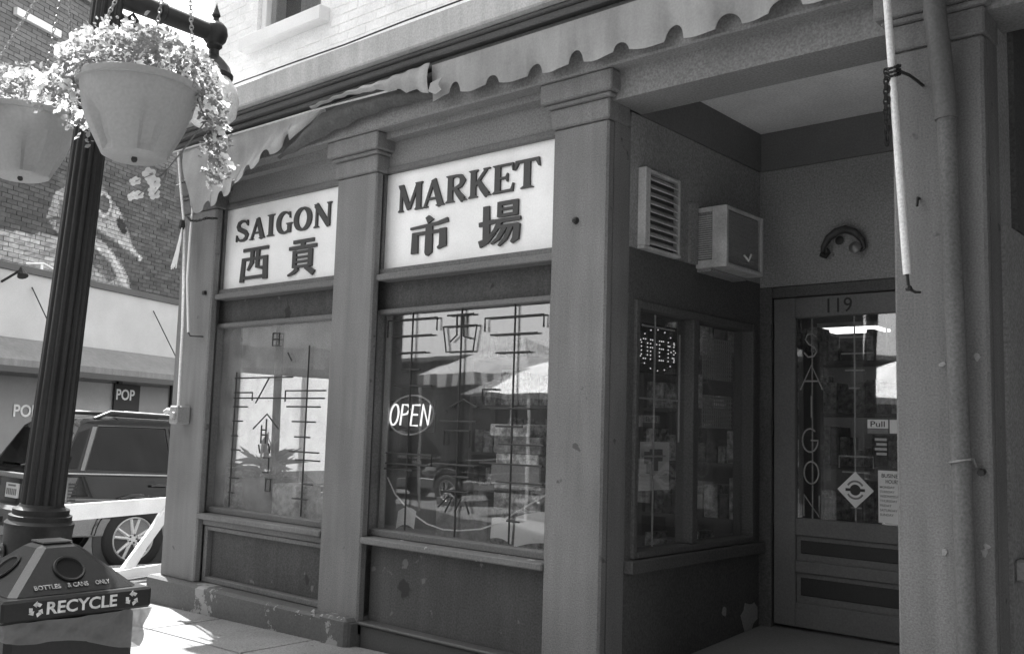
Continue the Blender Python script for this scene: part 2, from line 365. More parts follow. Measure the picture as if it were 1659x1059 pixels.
# upper storey: wall with a window opening, bricks in front
WX0, WX1, WZ0, WZ1 = -6.83, -5.95, 4.66, 6.25
UY = 4.455
up_ = B('upper_wall', mortar, shop, (XL+.004, WX0, UY, 4.75, 4.037, 8.2), (WX1, XR, UY, 4.75, 4.037, 8.2), (WX0, WX1, UY, 4.75, 4.037, WZ0), (WX0, WX1, UY, 4.75, WZ1, 8.2))
B('upper_wall', mortar, shop, (XL, XL+.28, 4.752, 12, 4.037, 8.2), (XR-.3, XR, 4.752, 12, 4.037, 8.2), (XL+.28, XR-.3, 11.7, 12, 4.037, 8.2), (XL, XR, 4.46, 12, 8.202, 8.35))
bl, bh = .205, .066; var = []
for k in range(5):
    b = bmesh.new(); bmesh.ops.create_cube(b, size=1)
    for v in b.verts: v.co = Vector((v.co.x*(bl-.002), v.co.y*.03, v.co.z*(bh-.003))) + Vector([random.uniform(-.0025, .0025) for _ in range(3)])
    bmesh.ops.bevel(b, geom=b.edges[:], offset=.004, segments=1, affect='EDGES', profile=.5)
    me = bpy.data.meshes.new('brick'); b.to_mesh(me); b.free(); me.materials.append(white_brick); var.append(me)
nb = 0
for r_ in range(15):
    z = 4.075 + r_*(bh+.007); off = (r_ % 2)*.5*(bl+.009)
    xmax = -3.75 - max(0, (z-4.28))*3.1
    x = XL+.105-off*0 + (0 if r_ % 2 == 0 else -.0)
    i = 0
    while True:
        xc = XL + bl/2 + i*(bl+.009) + (off if r_ % 2 else 0); i += 1
        if xc > xmax or nb >= 298: break
        if z+bh/2 > WZ0-.13 and WX0-.16 < xc < WX1+.16: continue
        o = bpy.data.objects.new('brick', random.choice(var)); C.objects.link(o)
        place(o, (xc+random.uniform(-.002, .002), UY+.0115+random.uniform(-.0015, .0015), z), up_); o.rotation_euler = (random.uniform(-.02, .02), random.uniform(-.008, .008), random.uniform(-.012, .012)); nb += 1
wf = B('upper_window', white_p, shop, (WX0+.002, WX0+.07, 4.49, 4.6, WZ0, WZ1-.002), (WX1-.07, WX1-.002, 4.49, 4.6, WZ0, WZ1-.002), (WX0+.07, WX1-.07, 4.49, 4.6, WZ0, WZ0+.06), (WX0+.07, WX1-.07, 4.49, 4.6, WZ1-.07, WZ1-.002), (WX0+.07, WX1-.07, 4.51, 4.58, 5.44, 5.50), bevel=.006)
B('sill', white_p, wf, (WX0-.13, WX1+.10, 4.365, 4.60, WZ0-.125, WZ0-.003), bevel=.01)
B('pane', glass_w, wf, (WX0+.06, WX1-.06, 4.54, 4.546, WZ0+.05, WZ1-.06))
cur = MB(); cur.grid(lambda u, v: (WX0+.32+u*.5, 4.66+.02*math.sin(u*34), WZ0+v*1.5), 40, 1, (0, .004, 0)); cur.build('curtain', mat('curtain', .35, .9), wf, smooth=True)
B('blackout', int_dark, wf, (WX0+.001, WX1-.001, 4.735, 4.74, WZ0, WZ1))
# side wall on the cross street with a window, back wall, ceilings, floors
B('side_wall', paint, shop, (XL, XL+.24, 4.602, 4.80, -.4, 3.74), (XL, XL+.24, 6.3, 12, -.6, 3.74), (XL, XL+.24, 4.80, 6.3, -.5, .80), (XL, XL+.24, 4.80, 6.3, 2.5, 3.74))
sw = B('side_window', trim, shop, (XL+.06, XL+.14, 4.802, 4.85, .802, 2.498), (XL+.06, XL+.14, 6.25, 6.298, .802, 2.498), (XL+.06, XL+.14, 4.85, 6.25, .802, .85), (XL+.06, XL+.14, 4.85, 6.25, 2.45, 2.498), (XL+.07, XL+.13, 5.52, 5.56, .85, 2.45))
B('pane', glass_w, sw, (XL+.095, XL+.10, 4.845, 6.255, .845, 2.455))
B('blind', sheet('white_blind', .9, .8), sw, (XL+.20, XL+.204, 4.82, 6.28, 1.0, 1.86))
B('blind', mat('grey_blind', .5, .85), sw, (XL+.205, XL+.209, 4.81, 6.29, 1.86, 2.497))
B('storey_floor', int_dark, shop, (XL+.242, XR-.01, 4.602, 11.9, 3.70, 3.84))
B('shop_ceiling', mat('shop_ceiling', .4, .9), shop, (XL+.242, -3.08, 4.602, 11.68, 3.40, 3.69), (-3.078, XR, 6.31, 11.68, 3.40, 3.69))
B('shop_floor', mat('shop_floor', .12, .7), shop, (XL+.242, -3.20, 4.602, 11.68, -.3, .16), (-3.198, XR, 6.26, 11.68, -.3, .16))
B('back_wall', int_wall, shop, (XL, XR, 11.70, 11.95, -.6, 3.74))
B('party_wall', int_wall, shop, (XR-.25, XR, 4.602, 11.69, -.1, 3.395))
# ---- recess
sx = -3.064
B('recess_wall', recess_m, shop, (-3.20, sx, 4.524, 6.14, 2.497, 3.288))
B('recess_band', band_m, shop, (-3.20, sx+.012, 4.625, 6.14, 3.29, 3.56))
B('recess_wall', recess_d, shop, (-3.20, sx+.002, 4.524, 4.58, .702, 2.495), (-3.20, sx+.002, 6.045, 6.14, .702, 2.495), (-3.20, sx+.002, 4.58, 6.045, 2.20, 2.495))
rw = B('recess_bulkhead', recess_d, shop, (-3.20, sx, 4.524, 6.14, -.1, .66))
sf = B('recess_window', recess_d, shop, (-3.19, sx+.022, 4.58, 4.62, .74, 2.198), (-3.19, sx+.022, 6.0, 6.044, .74, 2.198), (-3.19, sx+.02, 4.62, 6.0, 2.15, 2.198), (-3.17, sx+.016, 5.225, 5.29, .78, 2.15), (-3.19, sx+.03, 4.62, 6.0, .742, .78), bevel=.005)
B('pane', glass_w, sf, (-3.115, -3.109, 4.61, 5.235, .77, 2.16)); B('pane', glass_w, sf, (-3.125, -3.119, 5.28, 6.01, .77, 2.16))
B('sill', recess_d, sf, (-3.19, sx+.05, 4.53, 6.135, .664, .738), bevel=.006)
# flaked patches of plaster on the recess bulkhead
pm = mat('bare_plaster', .30, .95, bump=.4)
for (yc, zc, ry, rz) in ((5.66, .33, .03, .03), (6.0, .262, .115, .095)):
    pts = [(sx+.0035, yc+ry*math.cos(a)*random.uniform(.75, 1.1), zc+rz*math.sin(a)*random.uniform(.75, 1.15)) for a in [2*math.pi*k/15 for k in range(15)]]
    m = MB(); m.poly(pts, (-.006, 0, 0)); m.build('flaked_patch', pm, rw)
YB = 6.14
B('recess_wall', recess_m, shop, (-3.20, -1.5, YB, 6.30, 2.468, 3.288))
B('recess_band', band_m, shop, (-3.05, -1.5, YB-.012, 6.30, 3.29, 3.56))
B('recess_ceiling', ceil_m, shop, (-3.20, -1.5, 4.62, 6.30, 3.562, 3.70))
B('recess_wall', recess_m, shop, (-1.50, -1.115, 4.524, 6.30, -.1, 3.56))
B('door_jamb', recess_d, shop, (-3.20, -2.975, YB-.004, 6.30, .1, 2.466), (-1.93, -1.5, YB-.004, 6.30, .1, 2.466), (-2.975, -1.93, YB+.002, 6.30, 2.39, 2.466), bevel=.006)
ef = MB(); ef.add([(-3.06, 4.30, -.1), (-1.5, 4.30, -.1), (-1.5, 6.30, -.1), (-3.06, 6.30, -.1), (-3.06, 4.30, .085), (-1.5, 4.30, .095), (-1.5, 6.30, .205), (-3.06, 6.30, .195)], [(3,2,1,0),(4,5,6,7),(0,1,5,4),(1,2,6,5),(2,3,7,6),(3,0,4,7)])
ef.build('entry_floor', floor_m, shop, bevel=.01)
# door
DX0, DX1 = -2.965, -1.94
dr = B('door', door_m, shop, (DX0, DX0+.155, YB+.01, YB+.055, .21, 2.384), (DX1-.155, DX1, YB+.01, YB+.055, .21, 2.384), (DX0+.155, DX1-.155, YB+.01, YB+.055, 2.245, 2.384), (DX0+.155, DX1-.155, YB+.01, YB+.055, .80, .915), (DX0+.155, DX1-.155, YB+.01, YB+.055, .56, .64), (DX0+.155, DX1-.155, YB+.01, YB+.055, .21, .37), bevel=.006)
B('pane', glass_w, dr, (DX0+.145, DX1-.145, YB+.03, YB+.036, .905, 2.255))
for z0, z1 in ((.64, .80), (.37, .56)):
    B('panel', door_m, dr, (DX0+.156, DX1-.156, YB+.03, YB+.05, z0+.001, z1-.001)); B('inset', door_d, dr, (DX0+.185, DX1-.185, YB+.022, YB+.0295, z0+.045, z1-.03), bevel=.004)
for z in (2.10, 1.45, .75):
    m = MB(); m.tube([(DX0-.006, YB+.0, z), (DX0-.006, YB+.0, z+.11)], .009, 8); m.build('hinge', metal_d, dr)
textmesh('house_number', '119', mat('house_number', .02, .5), dr, (-2.50, YB+.0095, 2.268), 0, .095, .165, .002)
# neighbouring recess to the right
B('recess_ceiling', recess_d, shop, (-1.113, XR-.26, 4.62, 6.9, 3.50, 3.70))
B('recess_wall', recess_d, shop, (-1.115, -1.09, 4.70, 6.85, 2.40, 3.495), (-1.115, XR-.26, 6.85, 7.0, -.1, 3.495))
B('recess_wall', recess_m, shop, (-1.115, -1.10, 4.52, 6.849, -.1, 2.398))

# ================================================================== SIGNS
def stem(xc, w_, sw_, y0=0., y1=1., top=True, bot=True):
    h = w_/2; s_ = sw_/2; k = .06
    p = [(xc-(s_ if bot else h), y0), (xc+(s_ if bot else h), y0)]
    if bot: p += [(xc+s_, y0+.025), (xc+h, y0+.09)]
    if top: p += [(xc+h, y1-.09), (xc+s_, y1-.025)]
    p += [(xc+(s_ if top else h), y1), (xc-(s_ if top else h), y1)]
    if top: p += [(xc-s_, y1-.025), (xc-h, y1-.09)]
    if bot: p += [(xc-h, y0+.09), (xc-s_, y0+.025)]
    return p
LET = {
 'I': [stem(.5, .46, .95)],
 'A': [ribbon([(.12, .0), (.5, .97)], [.10, .13]), ribbon([(.86, .0), (.50, 1.0)], [.25, .20]), ribbon([(.25, .30), (.72, .30)], .08), [(0, 0), (.28, 0), (.28, .045), (0, .045)], [(.66, 0), (1.02, 0), (1.02, .05), (.66, .05)]],
 'N': [stem(.15, .12, .30, top=False), stem(.87, .12, .26, bot=False), ribbon([(.10, .97), (.87, .03)], [.24, .22]), [(0, .95), (.22, .95), (.22, 1), (0, 1)]],
 'M': [stem(.11, .10, .22, top=False), stem(.86, .20, .30), ribbon([(.10, .97), (.47, .06)], [.20, .16]), ribbon([(.47, .06), (.82, .97)], [.09, .12]), [(0, .95), (.2, .95), (.2, 1), (0, 1)]],
 'R': [stem(.22, .24, .42), ribbon([(.2, .94), (.5, .95), (.72, .90), (.82, .74), (.72, .57), (.5, .50), (.25, .49)], [.09, .10, .16, .23, .16, .10, .09]), ribbon([(.45, .50), (.62, .28), (.86, .03)], [.16, .20, .24]), [(.74, 0), (1.03, 0), (1.0, .05), (.76, .05)]],
 'K': [stem(.22, .24, .42), ribbon([(.30, .42), (.82, .97)], [.10, .11]), ribbon([(.45, .58), (.64, .30), (.88, .03)], [.16, .22, .24]), [(.68, .95), (.98, .95), (.98, 1), (.68, 1)], [(.74, 0), (1.04, 0), (1.02, .05), (.76, .05)]],
 'E': [stem(.24, .26, .46), [(.2, .92), (.88, .92), (.93, .72), (.98, .74), (.96, 1), (.2, 1)], [(.2, 0), (.96, 0), (1, .28), (.95, .30), (.86, .09), (.2, .08)], [(.3, .47), (.62, .47), (.68, .36), (.72, .36), (.72, .66), (.68, .66), (.62, .55), (.3, .55)]],
 'T': [stem(.5, .26, .52, top=False), [(.02, 1), (.98, 1), (1.02, .68), (.96, .70), (.84, .90), (.16, .90), (.04, .70), (-.02, .68)]],
 'O': [ribbon(arc(.5, .5, .40, .46, 90, 450, 36), [.09+.17*abs(math.cos(R(90+10*i))) for i in range(37)])],
 'G': [ribbon(arc(.52, .5, .42, .46, 48, 318, 30), [.10+.17*max(0, -math.cos(R(48+9*i))) for i in range(31)]), stem(.83, .22, .40, .02, .46, True, False), [(.80, .96), (.86, .96), (.90, .66), (.84, .68)]],
 'S': [ribbon([(.86, .76), (.78, .88), (.60, .95), (.40, .95), (.22, .88), (.16, .74), (.24, .61), (.48, .51), (.72, .41), (.84, .28), (.78, .13), (.60, .05), (.38, .05), (.20, .12), (.10, .26)], [.06, .09, .10, .12, .16, .19, .21, .23, .22, .20, .17, .12, .10, .09, .05]), [(.82, .98), (.89, .98), (.91, .70), (.84, .72)], [(.05, .02), (.11, .02), (.13, .32), (.06, .34)]],
}
q = .125
HAN = {
 'xi': [ribbon([(.06, .93), (.97, .93)], .10), ribbon([(.09, .70), (.05, 0)], [.12, .15]), ribbon([(.03, .66), (.96, .66)], .085), ribbon([(.88, .70), (.90, .03)], [.15, .16]), ribbon([(.08, .12), (.9, .12)], .09), ribbon([(.40, .92), (.40, .55), (.26, .33)], [.12, .12, .06]), ribbon([(.61, .92), (.60, .40), (.80, .36)], [.12, .11, .10])],
 'gong': [ribbon([(.16, .93), (.88, .93)], .10), ribbon([(.50, .93), (.50, .76)], .14), ribbon([(.02, .76), (.98, .76)], .10), ribbon([(.22, .68), (.22, .20)], .13), ribbon([(.2, .63), (.82, .63)], .075), ribbon([(.78, .68), (.78, .20)], .14), ribbon([(.22, .485), (.78, .485)], .06), ribbon([(.22, .36), (.78, .36)], .06), ribbon([(.2, .225), (.8, .225)], .075), ribbon([(.36, .18), (.22, .07), (.02, 0)], [.12, .10, .05]), ribbon([(.62, .18), (.78, .10), (.92, 0)], [.08, .14, .16])],
 'shi': [ribbon([(.44, 1.0), (.54, .86)], [.10, .18]), ribbon([(.0, .74), (.70, .78), (.98, .84)], [.06, .09, .12]), ribbon([(.50, .78), (.50, .06), (.46, -.02)], [.17, .19, .05]), ribbon([(.13, .62), (.13, .07)], [.15, .18]), ribbon([(.1, .58), (.9, .58)], .085), ribbon([(.86, .64), (.87, .20), (.74, .14)], [.16, .18, .06])],
 'chang': [ribbon([(.0, .55), (.36, .58)], .10), ribbon([(.17, .95), (.19, .18)], [.15, .17]), ribbon([(.02, .10), (.20, .16), (.40, .33)], [.16, .13, .06]), ribbon([(.50, 1.0), (.50, .66)], .11), ribbon([(.48, .96), (.90, .96)], .085), ribbon([(.88, 1.0), (.88, .66)], .12), ribbon([(.5, .825), (.88, .825)], .06), ribbon([(.48, .69), (.9, .69)], .07), ribbon([(.36, .575), (1.0, .575)], .085), ribbon([(.52, .56), (.40, .36), (.28, .27)], [.12, .09, .04]), ribbon([(.44, .44), (.95, .44)], .075), ribbon([(.93, .46), (.90, .14), (.80, .06)], [.13, .15, .06]), ribbon([(.64, .42), (.48, .18), (.32, .08)], [.11, .09, .04]), ribbon([(.78, .42), (.66, .16), (.50, .02)], [.11, .09, .04])],
}
def sign(label, x0, x1, z0, z1, letters):
    t = thing('shop_sign', ((x0+x1)/2, 4.43, z0), label, 'sign')
    B('sign_panel', sign_w, t, (x0, x1, 4.425, 4.50, z0, z1))
    for nme, l, r_, zb, zt in letters:
        glyph('letter' if nme in LET else 'character', LET.get(nme) or HAN[nme], (l, r_, zb, zt), None, 4.425, .014, letter, t)
sign('white sign panel reading SAIGON with dark serif letters over two Chinese characters', -7.047, -5.501, 2.513, 3.189,
 [('S',-6.896,-6.706,2.900,3.078), ('A',-6.695,-6.488,2.900,3.071), ('I',-6.460,-6.360,2.903,3.078), ('G',-6.327,-6.132,2.903,3.079), ('O',-6.101,-5.892,2.903,3.083), ('N',-5.856,-5.651,2.903,3.085), ('xi',-6.790,-6.413,2.558,2.839), ('gong',-6.153,-5.799,2.563,2.838)])
sign('white sign panel reading MARKET with dark serif letters over two Chinese characters', -5.047, -3.511, 2.513, 3.189,
 [('M',-4.914,-4.682,2.903,3.093), ('A',-4.678,-4.471,2.903,3.089), ('R',-4.456,-4.267,2.908,3.09), ('K',-4.249,-4.058,2.911,3.093), ('E',-4.040,-3.859,2.910,3.093), ('T',-3.853,-3.655,2.913,3.095), ('shi',-4.781,-4.417,2.579,2.841), ('chang',-4.143,-3.795,2.569,2.854)])

# ================================================================== WINDOW GRILLES
GR2 = [[(-4.832,2.246),(-4.832,.745)],[(-4.366,2.219),(-4.366,.745)],[(-3.906,2.225),(-3.906,.745)],[(-5.085,2.052),(-5.085,2.17),(-4.597,2.17),(-4.597,2.084)],[(-5.034,2.056),(-4.642,2.056)],[(-4.985,1.94),(-4.697,1.94)],[(-4.501,2.176),(-4.262,2.176)],[(-4.412,2.173),(-4.408,2.043),(-4.467,2.001)],[(-4.35,2.179),(-4.346,2.032),(-4.278,2.015)],[(-4.535,2.102),(-4.23,2.102),(-4.258,1.934),(-4.501,1.934),(-4.535,2.102)],[(-4.16,2.054),(-4.16,2.14),(-3.675,2.14),(-3.675,2.062)],[(-4.11,2.03),(-3.725,2.03)],[(-4.06,1.915),(-3.778,1.915)],[(-4.91,1.823),(-4.743,1.823)],[(-4.998,1.713),(-4.628,1.713)],[(-4.457,1.569),(-4.327,1.622),(-4.206,1.571)],[(-4.539,1.48),(-4.207,1.48)],[(-4.49,1.324),(-4.49,1.42),(-4.262,1.42),(-4.262,1.315)],[(-4.161,1.605),(-4.161,1.686),(-4.05,1.686)],[(-4.09,1.567),(-3.761,1.567)],[(-4.013,1.347),(-3.649,1.347)],[(-4.04,1.456),(-3.821,1.456)],[(-5.05,1.252),(-4.6,1.252),(-4.6,1.182),(-5.05,1.182)],[(-5.058,1.145),(-4.777,1.145)],[(-4.587,1.2),(-4.213,1.2)],[(-4.167,1.225),(-3.656,1.225)],[(-4.476,1.082),(-4.476,1.03),(-4.252,1.03)],[(-4.398,1.125),(-4.255,1.125)],[(-4.025,1.115),(-3.652,1.115)],[(-3.928,.883),(-3.825,.883)],[(-4.522,.924),(-4.445,.989)],[(-4.459,.894),(-4.403,.984)],[(-4.375,.901),(-4.319,.989)],[(-4.244,.897),(-4.283,.975)]]
GR1 = [[(-6.92,1.838),(-6.92,.745)],[(-5.968,2.028),(-5.968,.745)],[(-6.24,1.599),(-6.24,1.684),(-5.743,1.684)],[(-6.214,1.562),(-5.798,1.562)],[(-6.136,1.449),(-5.847,1.449)],[(-6.094,1.333),(-5.905,1.333)],[(-6.152,1.222),(-5.788,1.222)],[(-6.07,1.162),(-5.774,1.162)],[(-5.964,.984),(-5.847,.984)],[(-6.084,.872),(-5.902,.872)],[(-6.94,1.671),(-6.68,1.671),(-6.68,1.607)],[(-6.94,1.556),(-6.739,1.556)],[(-6.94,1.44),(-6.796,1.44)],[(-6.94,1.32),(-6.853,1.32)],[(-6.94,1.207),(-6.806,1.207)],[(-6.94,.98),(-6.8,.98)],[(-6.94,.861),(-6.857,.861)],[(-6.94,1.627),(-5.754,1.627)],[(-6.643,1.382),(-6.465,1.502),(-6.309,1.39)],[(-6.53,1.414),(-6.53,1.269)],[(-6.468,1.463),(-6.468,1.271)],[(-6.535,1.376),(-6.469,1.376)],[(-6.531,1.337),(-6.466,1.337)],[(-6.557,1.259),(-6.534,1.192)],[(-6.427,1.272),(-6.403,1.197)],[(-6.48,1.16),(-6.41,1.16),(-6.41,1.045),(-6.48,1.045)],[(-6.433,.998),(-6.37,.998),(-6.37,.904),(-6.433,.904),(-6.433,.998)],[(-6.445,2.14),(-6.358,2.14),(-6.358,2.042),(-6.445,2.042),(-6.445,2.14)],[(-6.445,2.092),(-6.358,2.092)],[(-6.46,1.792),(-6.63,1.588)],[(-6.236,1.98),(-6.184,1.917)],[(-6.94,1.79),(-6.157,1.79)]]
GRS = [[(4.925,2.15),(4.925,.78)],[(4.707,1.645),(5.215,1.645)],[(5.21,2.055),(5.21,1.391)],[(4.806,1.306),(5.056,1.306)],[(4.753,1.197),(5.074,1.197)],[(4.785,2.076),(5.146,2.076)]]
GRD = [[(-2.418,2.24),(-2.418,1.21)],[(-2.519,2.033),(-2.519,2.104),(-2.304,2.104),(-2.304,2.026)],[(-2.507,1.997),(-2.287,1.997)],[(-2.481,1.887),(-2.354,1.887)],[(-2.455,1.772),(-2.385,1.772)],[(-2.524,1.256),(-2.524,1.332),(-2.302,1.332),(-2.302,1.258)],[(-2.503,1.23),(-2.325,1.23)],[(-2.452,1.006),(-2.379,1.006)],[(-2.417,1.006),(-2.417,.915)],[(-2.21,2.24),(-2.21,1.997)],[(-2.705,2.24),(-2.705,.915)]]
def bars(t, lists, fn, r, m):
    for l in lists:
        b = MB(); b.tube([fn(*p) for p in l], r, 6); b.build('bar', m, t)
gt = thing('window_grille', (-4.3, 4.52, .745), 'dark iron grille with character and house motifs behind the MARKET window', 'grille')
bars(gt, GR2, lambda a, b: (a*.9816, 4.437, 1.44+(b-1.44)*.9816), .0062, grille_m)
gt = thing('window_grille', (-6.3, 4.52, .745), 'dark iron grille with short rungs behind the window under SAIGON', 'grille')
bars(gt, GR1, lambda a, b: (a*.9816, 4.437, 1.44+(b-1.44)*.9816), .0062, grille_m)
gt = thing('window_grille', (-3.14, 4.9, .78), 'dark thin grille behind the recess window with the dotted open sign', 'grille')
bars(gt, GRS, lambda a, b: (-3.14, a, b), .006, grille_l)
gt = thing('door_grille', (-2.45, YB+.05, .915), 'pale wire grille spelling SAIGON down the glass of the door', 'grille')
bars(gt, GRD, lambda a, b: (a, YB+.046, b), .0055, grille_l)
def gl2(bx, strokes):
    x0, x1, z0, z1 = bx
    for s_ in strokes:
        b = MB(); b.tube([(x0+(x1-x0)*p[0], YB+.040, z0+(z1-z0)*p[1]) for p in s_], .006, 6); b.build('letter', grille_l, gt)
gl2((-2.76,-2.662,1.98,2.138), [[(.9,.85),(.6,1),(.25,.95),(.12,.75),(.35,.55),(.75,.42),(.92,.22),(.7,.03),(.3,0),(.02,.2)]])
gl2((-2.785,-2.63,1.761,1.926), [[(0,0),(.5,1),(1,0)],[(.2,.35),(.8,.35)]])
gl2((-2.755,-2.66,1.575,1.72), [[(.5,0),(.5,1)]])
gl2((-2.772,-2.664,1.349,1.503), [arc(.5,.5,.5,.5,50,360,16)+[(.55,.5)]])
gl2((-2.761,-2.66,1.142,1.286), [arc(.5,.5,.5,.5,0,360,20)])
gl2((-2.762,-2.657,.929,1.068), [[(0,0),(0,1),(1,0),(1,1)]])
# neon OPEN sign
nz_ = thing('neon_sign', (-4.86, 4.55, 1.42), 'neon sign spelling OPEN in an oval behind the MARKET window', 'neon sign')
B('backing', mat('neon_backing', .015, .5), nz_, (-5.015, -4.575, 4.512, 4.518, 1.405, 1.615))
def nst(name, pts, r, x0=-5.008, x1=-4.615, z0=1.445, z1=1.585, m=neon):
    b = MB(); b.tube([(x0+(x1-x0)*p[0]+.02*p[1], 4.497, z0+(z1-z0)*p[1]) for p in pts], r, 8); b.build(name, m, nz_)
nst('neon_letter', arc(.11,.5,.10,.5,0,360,18), .0065)
nst('neon_letter', [(.29,0),(.29,1),(.42,.98),(.48,.78),(.42,.55),(.30,.5)], .0065)
nst('neon_letter', [(.72,.98),(.55,.98),(.55,0),(.72,0)], .0065); nst('neon_letter', [(.55,.52),(.69,.52)], .0065)
nst('neon_letter', [(.80,0),(.80,1),(.98,.02),(.98,1)], .0065)
nst('neon_ring', arc(.52,.5,.56,.95,20,400,34), .006, m=mat('unlit_neon', .35, .3))
# dotted OPEN sign in the recess window
lt = thing('led_sign', (-3.15, 4.8, 1.8), 'small dotted LED sign spelling OPEN behind the recess window', 'LED sign')
B('backing', mat('led_backing', .012, .5), lt, (-3.185, -3.175, 4.78, 5.235, 1.80, 2.10))
LD = {'O': [(1,0),(2,0),(0,1),(3,1),(0,2),(3,2),(0,3),(3,3),(0,4),(3,4),(1,5),(2,5)], 'P': [(0,i) for i in range(6)]+[(1,5),(2,5),(3,4),(2,3),(1,3)], 'E': [(0,i) for i in range(6)]+[(1,5),(2,5),(1,3),(2,3),(1,0),(2,0)], 'N': [(0,i) for i in range(6)]+[(3,i) for i in range(6)]+[(.8,4),(1.5,2.5),(2.2,1)]}
dots = MB()
def dot(y, z): dots.lathe([(.0042, 0), (.0042, .004), (.002, .006)], (-3.175, y, z), 6, (1, 0, 0))
for i, ch in enumerate('OPEN'):
    for a, b in LD[ch]: dot(4.83+i*.10+a*.022, 1.885+b*.0235)
for k in range(16): dot(5.01+.205*math.cos(k*math.pi/8), 1.945+.125*math.sin(k*math.pi/8))
dots.build('led_dots', led, lt)
# hanging cord, papers, posters
cr = MB(); cr.tube([(x, 4.50, z) for x, z in [(-5.0,1.087),(-4.92,.983),(-4.755,.87),(-4.598,.808),(-4.449,.785),(-4.305,.791),(-4.121,.817),(-3.967,.87),(-3.84,.941),(-3.53,1.10)]], .005, 6)
tag(cr.build('cord', mat('white_cord', .7, .6), None, smooth=True), 'thin white cord sagging across the lower part of the MARKET window', 'cord')
# drawing hung in recess window
dt = thing('poster', (-3.15, 4.82, 1.10), 'small white sheet with a grey drawing taped inside the recess window', 'poster')
ps = MB(); ps.grid(lambda u, v: (-3.150-.006*math.sin(u*3.1), 4.80+.32*u-.01*(1-v)*(1-u), 1.105+.285*v), 8, 4, (-.002, 0, 0)); ps.build('sheet', paper, dt, smooth=True)
dg = MB()
for (a, b, c_, d_) in ((.12, .55, .3, .8), (.3, .6, .75, .85), (.45, .4, .6, .62), (.2, .3, .32, .55)):
    dg.box(-3.1475, -3.1470, 4.80+.32*a, 4.80+.32*c_, 1.105+.285*b, 1.105+.285*d_)
dg.build('drawing', midink, dt)
# perforated screen in the recess window
mt = thing('mesh_panel', (-3.16, 5.55, 1.48), 'perforated grey screen panel standing inside the recess window', 'screen')
hm = MB()
for i in range(14): hm.box(-3.160, -3.157, 5.525+i*.0285, 5.525+i*.0285+.012, 1.485, 2.075)
for j in range(22): hm.box(-3.1565, -3.1545, 5.52, 5.92, 1.488+j*.0275, 1.488+j*.0275+.009)
hm.build('mesh', mat('mesh_metal', .32, .5), mt); B('rail', ac_d, mt, (-3.154, -3.15, 5.52, 5.92, 1.70, 1.80))
# things on the door glass
st = thing('sticker', (-2.412, YB+.026, 1.005), 'white diamond sticker with a round emblem on the door glass', 'sticker')
m = MB(); m.poly([(-2.53, YB+.028, 1.12), (-2.412, YB+.028, 1.005), (-2.294, YB+.028, 1.12), (-2.412, YB+.028, 1.235)], (0, -.002, 0)); m.build('sheet', paper, st)
m = MB(); m.lathe([(.035, 0), (.035, .001)], (-2.412, YB+.0255, 1.12), 20, (0, -1, 0)); m.box(-2.475, -2.349, YB+.0235, YB+.0243, 1.111, 1.129); m.build('emblem', ink, st)
m = MB(); [m.poly([(x, YB+.0255, z) for x, z in [(-2.412+p[0], 1.12+p[1]) for p in ribbon(arc(0, 0, .055, .055, a0, a1, 10), .012)]], (0, -.001, 0)) for a0, a1 in ((30, 150), (210, 330))]; m.build('ring_text', midink, st)
pu = thing('door_label', (-2.25, YB+.026, 1.51), 'small white Pull label on the door glass', 'label')
B('sheet', paper, pu, (-2.33, -2.20, YB+.026, YB+.028, 1.515, 1.57)); textmesh('lettering', 'Pull', ink, pu, (-2.265, YB+.0248, 1.524), 0, .036, .09, .0008, .004); B('strip', midink, pu, (-2.33, -2.20, YB+.026, YB+.028, 1.482, 1.512))
B('sheet', paper, pu, (-2.19, -2.13, YB+.026, YB+.028, 1.485, 1.57))
hs = thing('hours_notice', (-2.16, YB+.026, .925), 'white notice listing business hours by day, stuck on the door glass', 'notice')
B('sheet', paper, hs, (-2.266, -2.09, YB+.026, YB+.028, .928, 1.252))
for i, s_ in enumerate(['BUSINESS', 'HOURS', 'MONDAY', 'TUESDAY', 'WEDNESDAY', 'THURSDAY', 'FRIDAY', 'SATURDAY', 'SUNDAY']):
    if i < 2: textmesh('lettering', s_, ink, hs, (-2.178, YB+.0248, 1.208-.036*i), 0, .025, .13-.05*i, .0008, .004)
    else: textmesh('lettering', s_, midink, hs, (-2.255, YB+.0248, 1.142-.0285*(i-2)), 0, .015, None, .0008, .003, 'LEFT')
sk = thing('sticker', (-2.24, YB+.026, 1.36), 'small round worn sticker under the Pull label', 'sticker')
m = MB(); [m.poly([(-2.245+p[0], YB+.028, 1.40+p[1]) for p in ribbon([(-.04+.01*(j % 2), .045-.03*j), (.035, .045-.03*j)], .016)], (0, -.0015, 0)) for j in range(4)]; m.build('print', mat('worn_print', .4, .7), sk)

# ================================================================== VENT, AIR CONDITIONER, ORNAMENT
vt = thing('louvred_vent', (sx, 4.80, 2.49), 'white louvred metal vent on the recess wall beside the air conditioner', 'vent')
vx = sx
B('frame', ac_m, vt, (vx, vx+.055, 4.600, 4.655, 2.515, 2.975), (vx, vx+.045, 4.985, 5.005, 2.50, 2.975), (vx, vx+.045, 4.655, 4.985, 2.955, 2.975), (vx, vx+.05, 4.60, 5.005, 2.495, 2.514), bevel=.004)
B('backing', ac_d, vt, (vx, vx+.006, 4.655, 4.985, 2.515, 2.955))
for k in range(9):
    z = 2.53+k*.0475; m = MB(); m.poly([(vx+.008, 4.656, z+.034), (vx+.012, 4.656, z+.038), (vx+.044, 4.656, z+.006), (vx+.040, 4.656, z)], (0, .328, 0)); m.build('slat', ac_m, vt)
at = thing('air_conditioner', (sx, 5.55, 2.47), 'white boxy window air conditioner jutting from the recess wall', 'air conditioner')
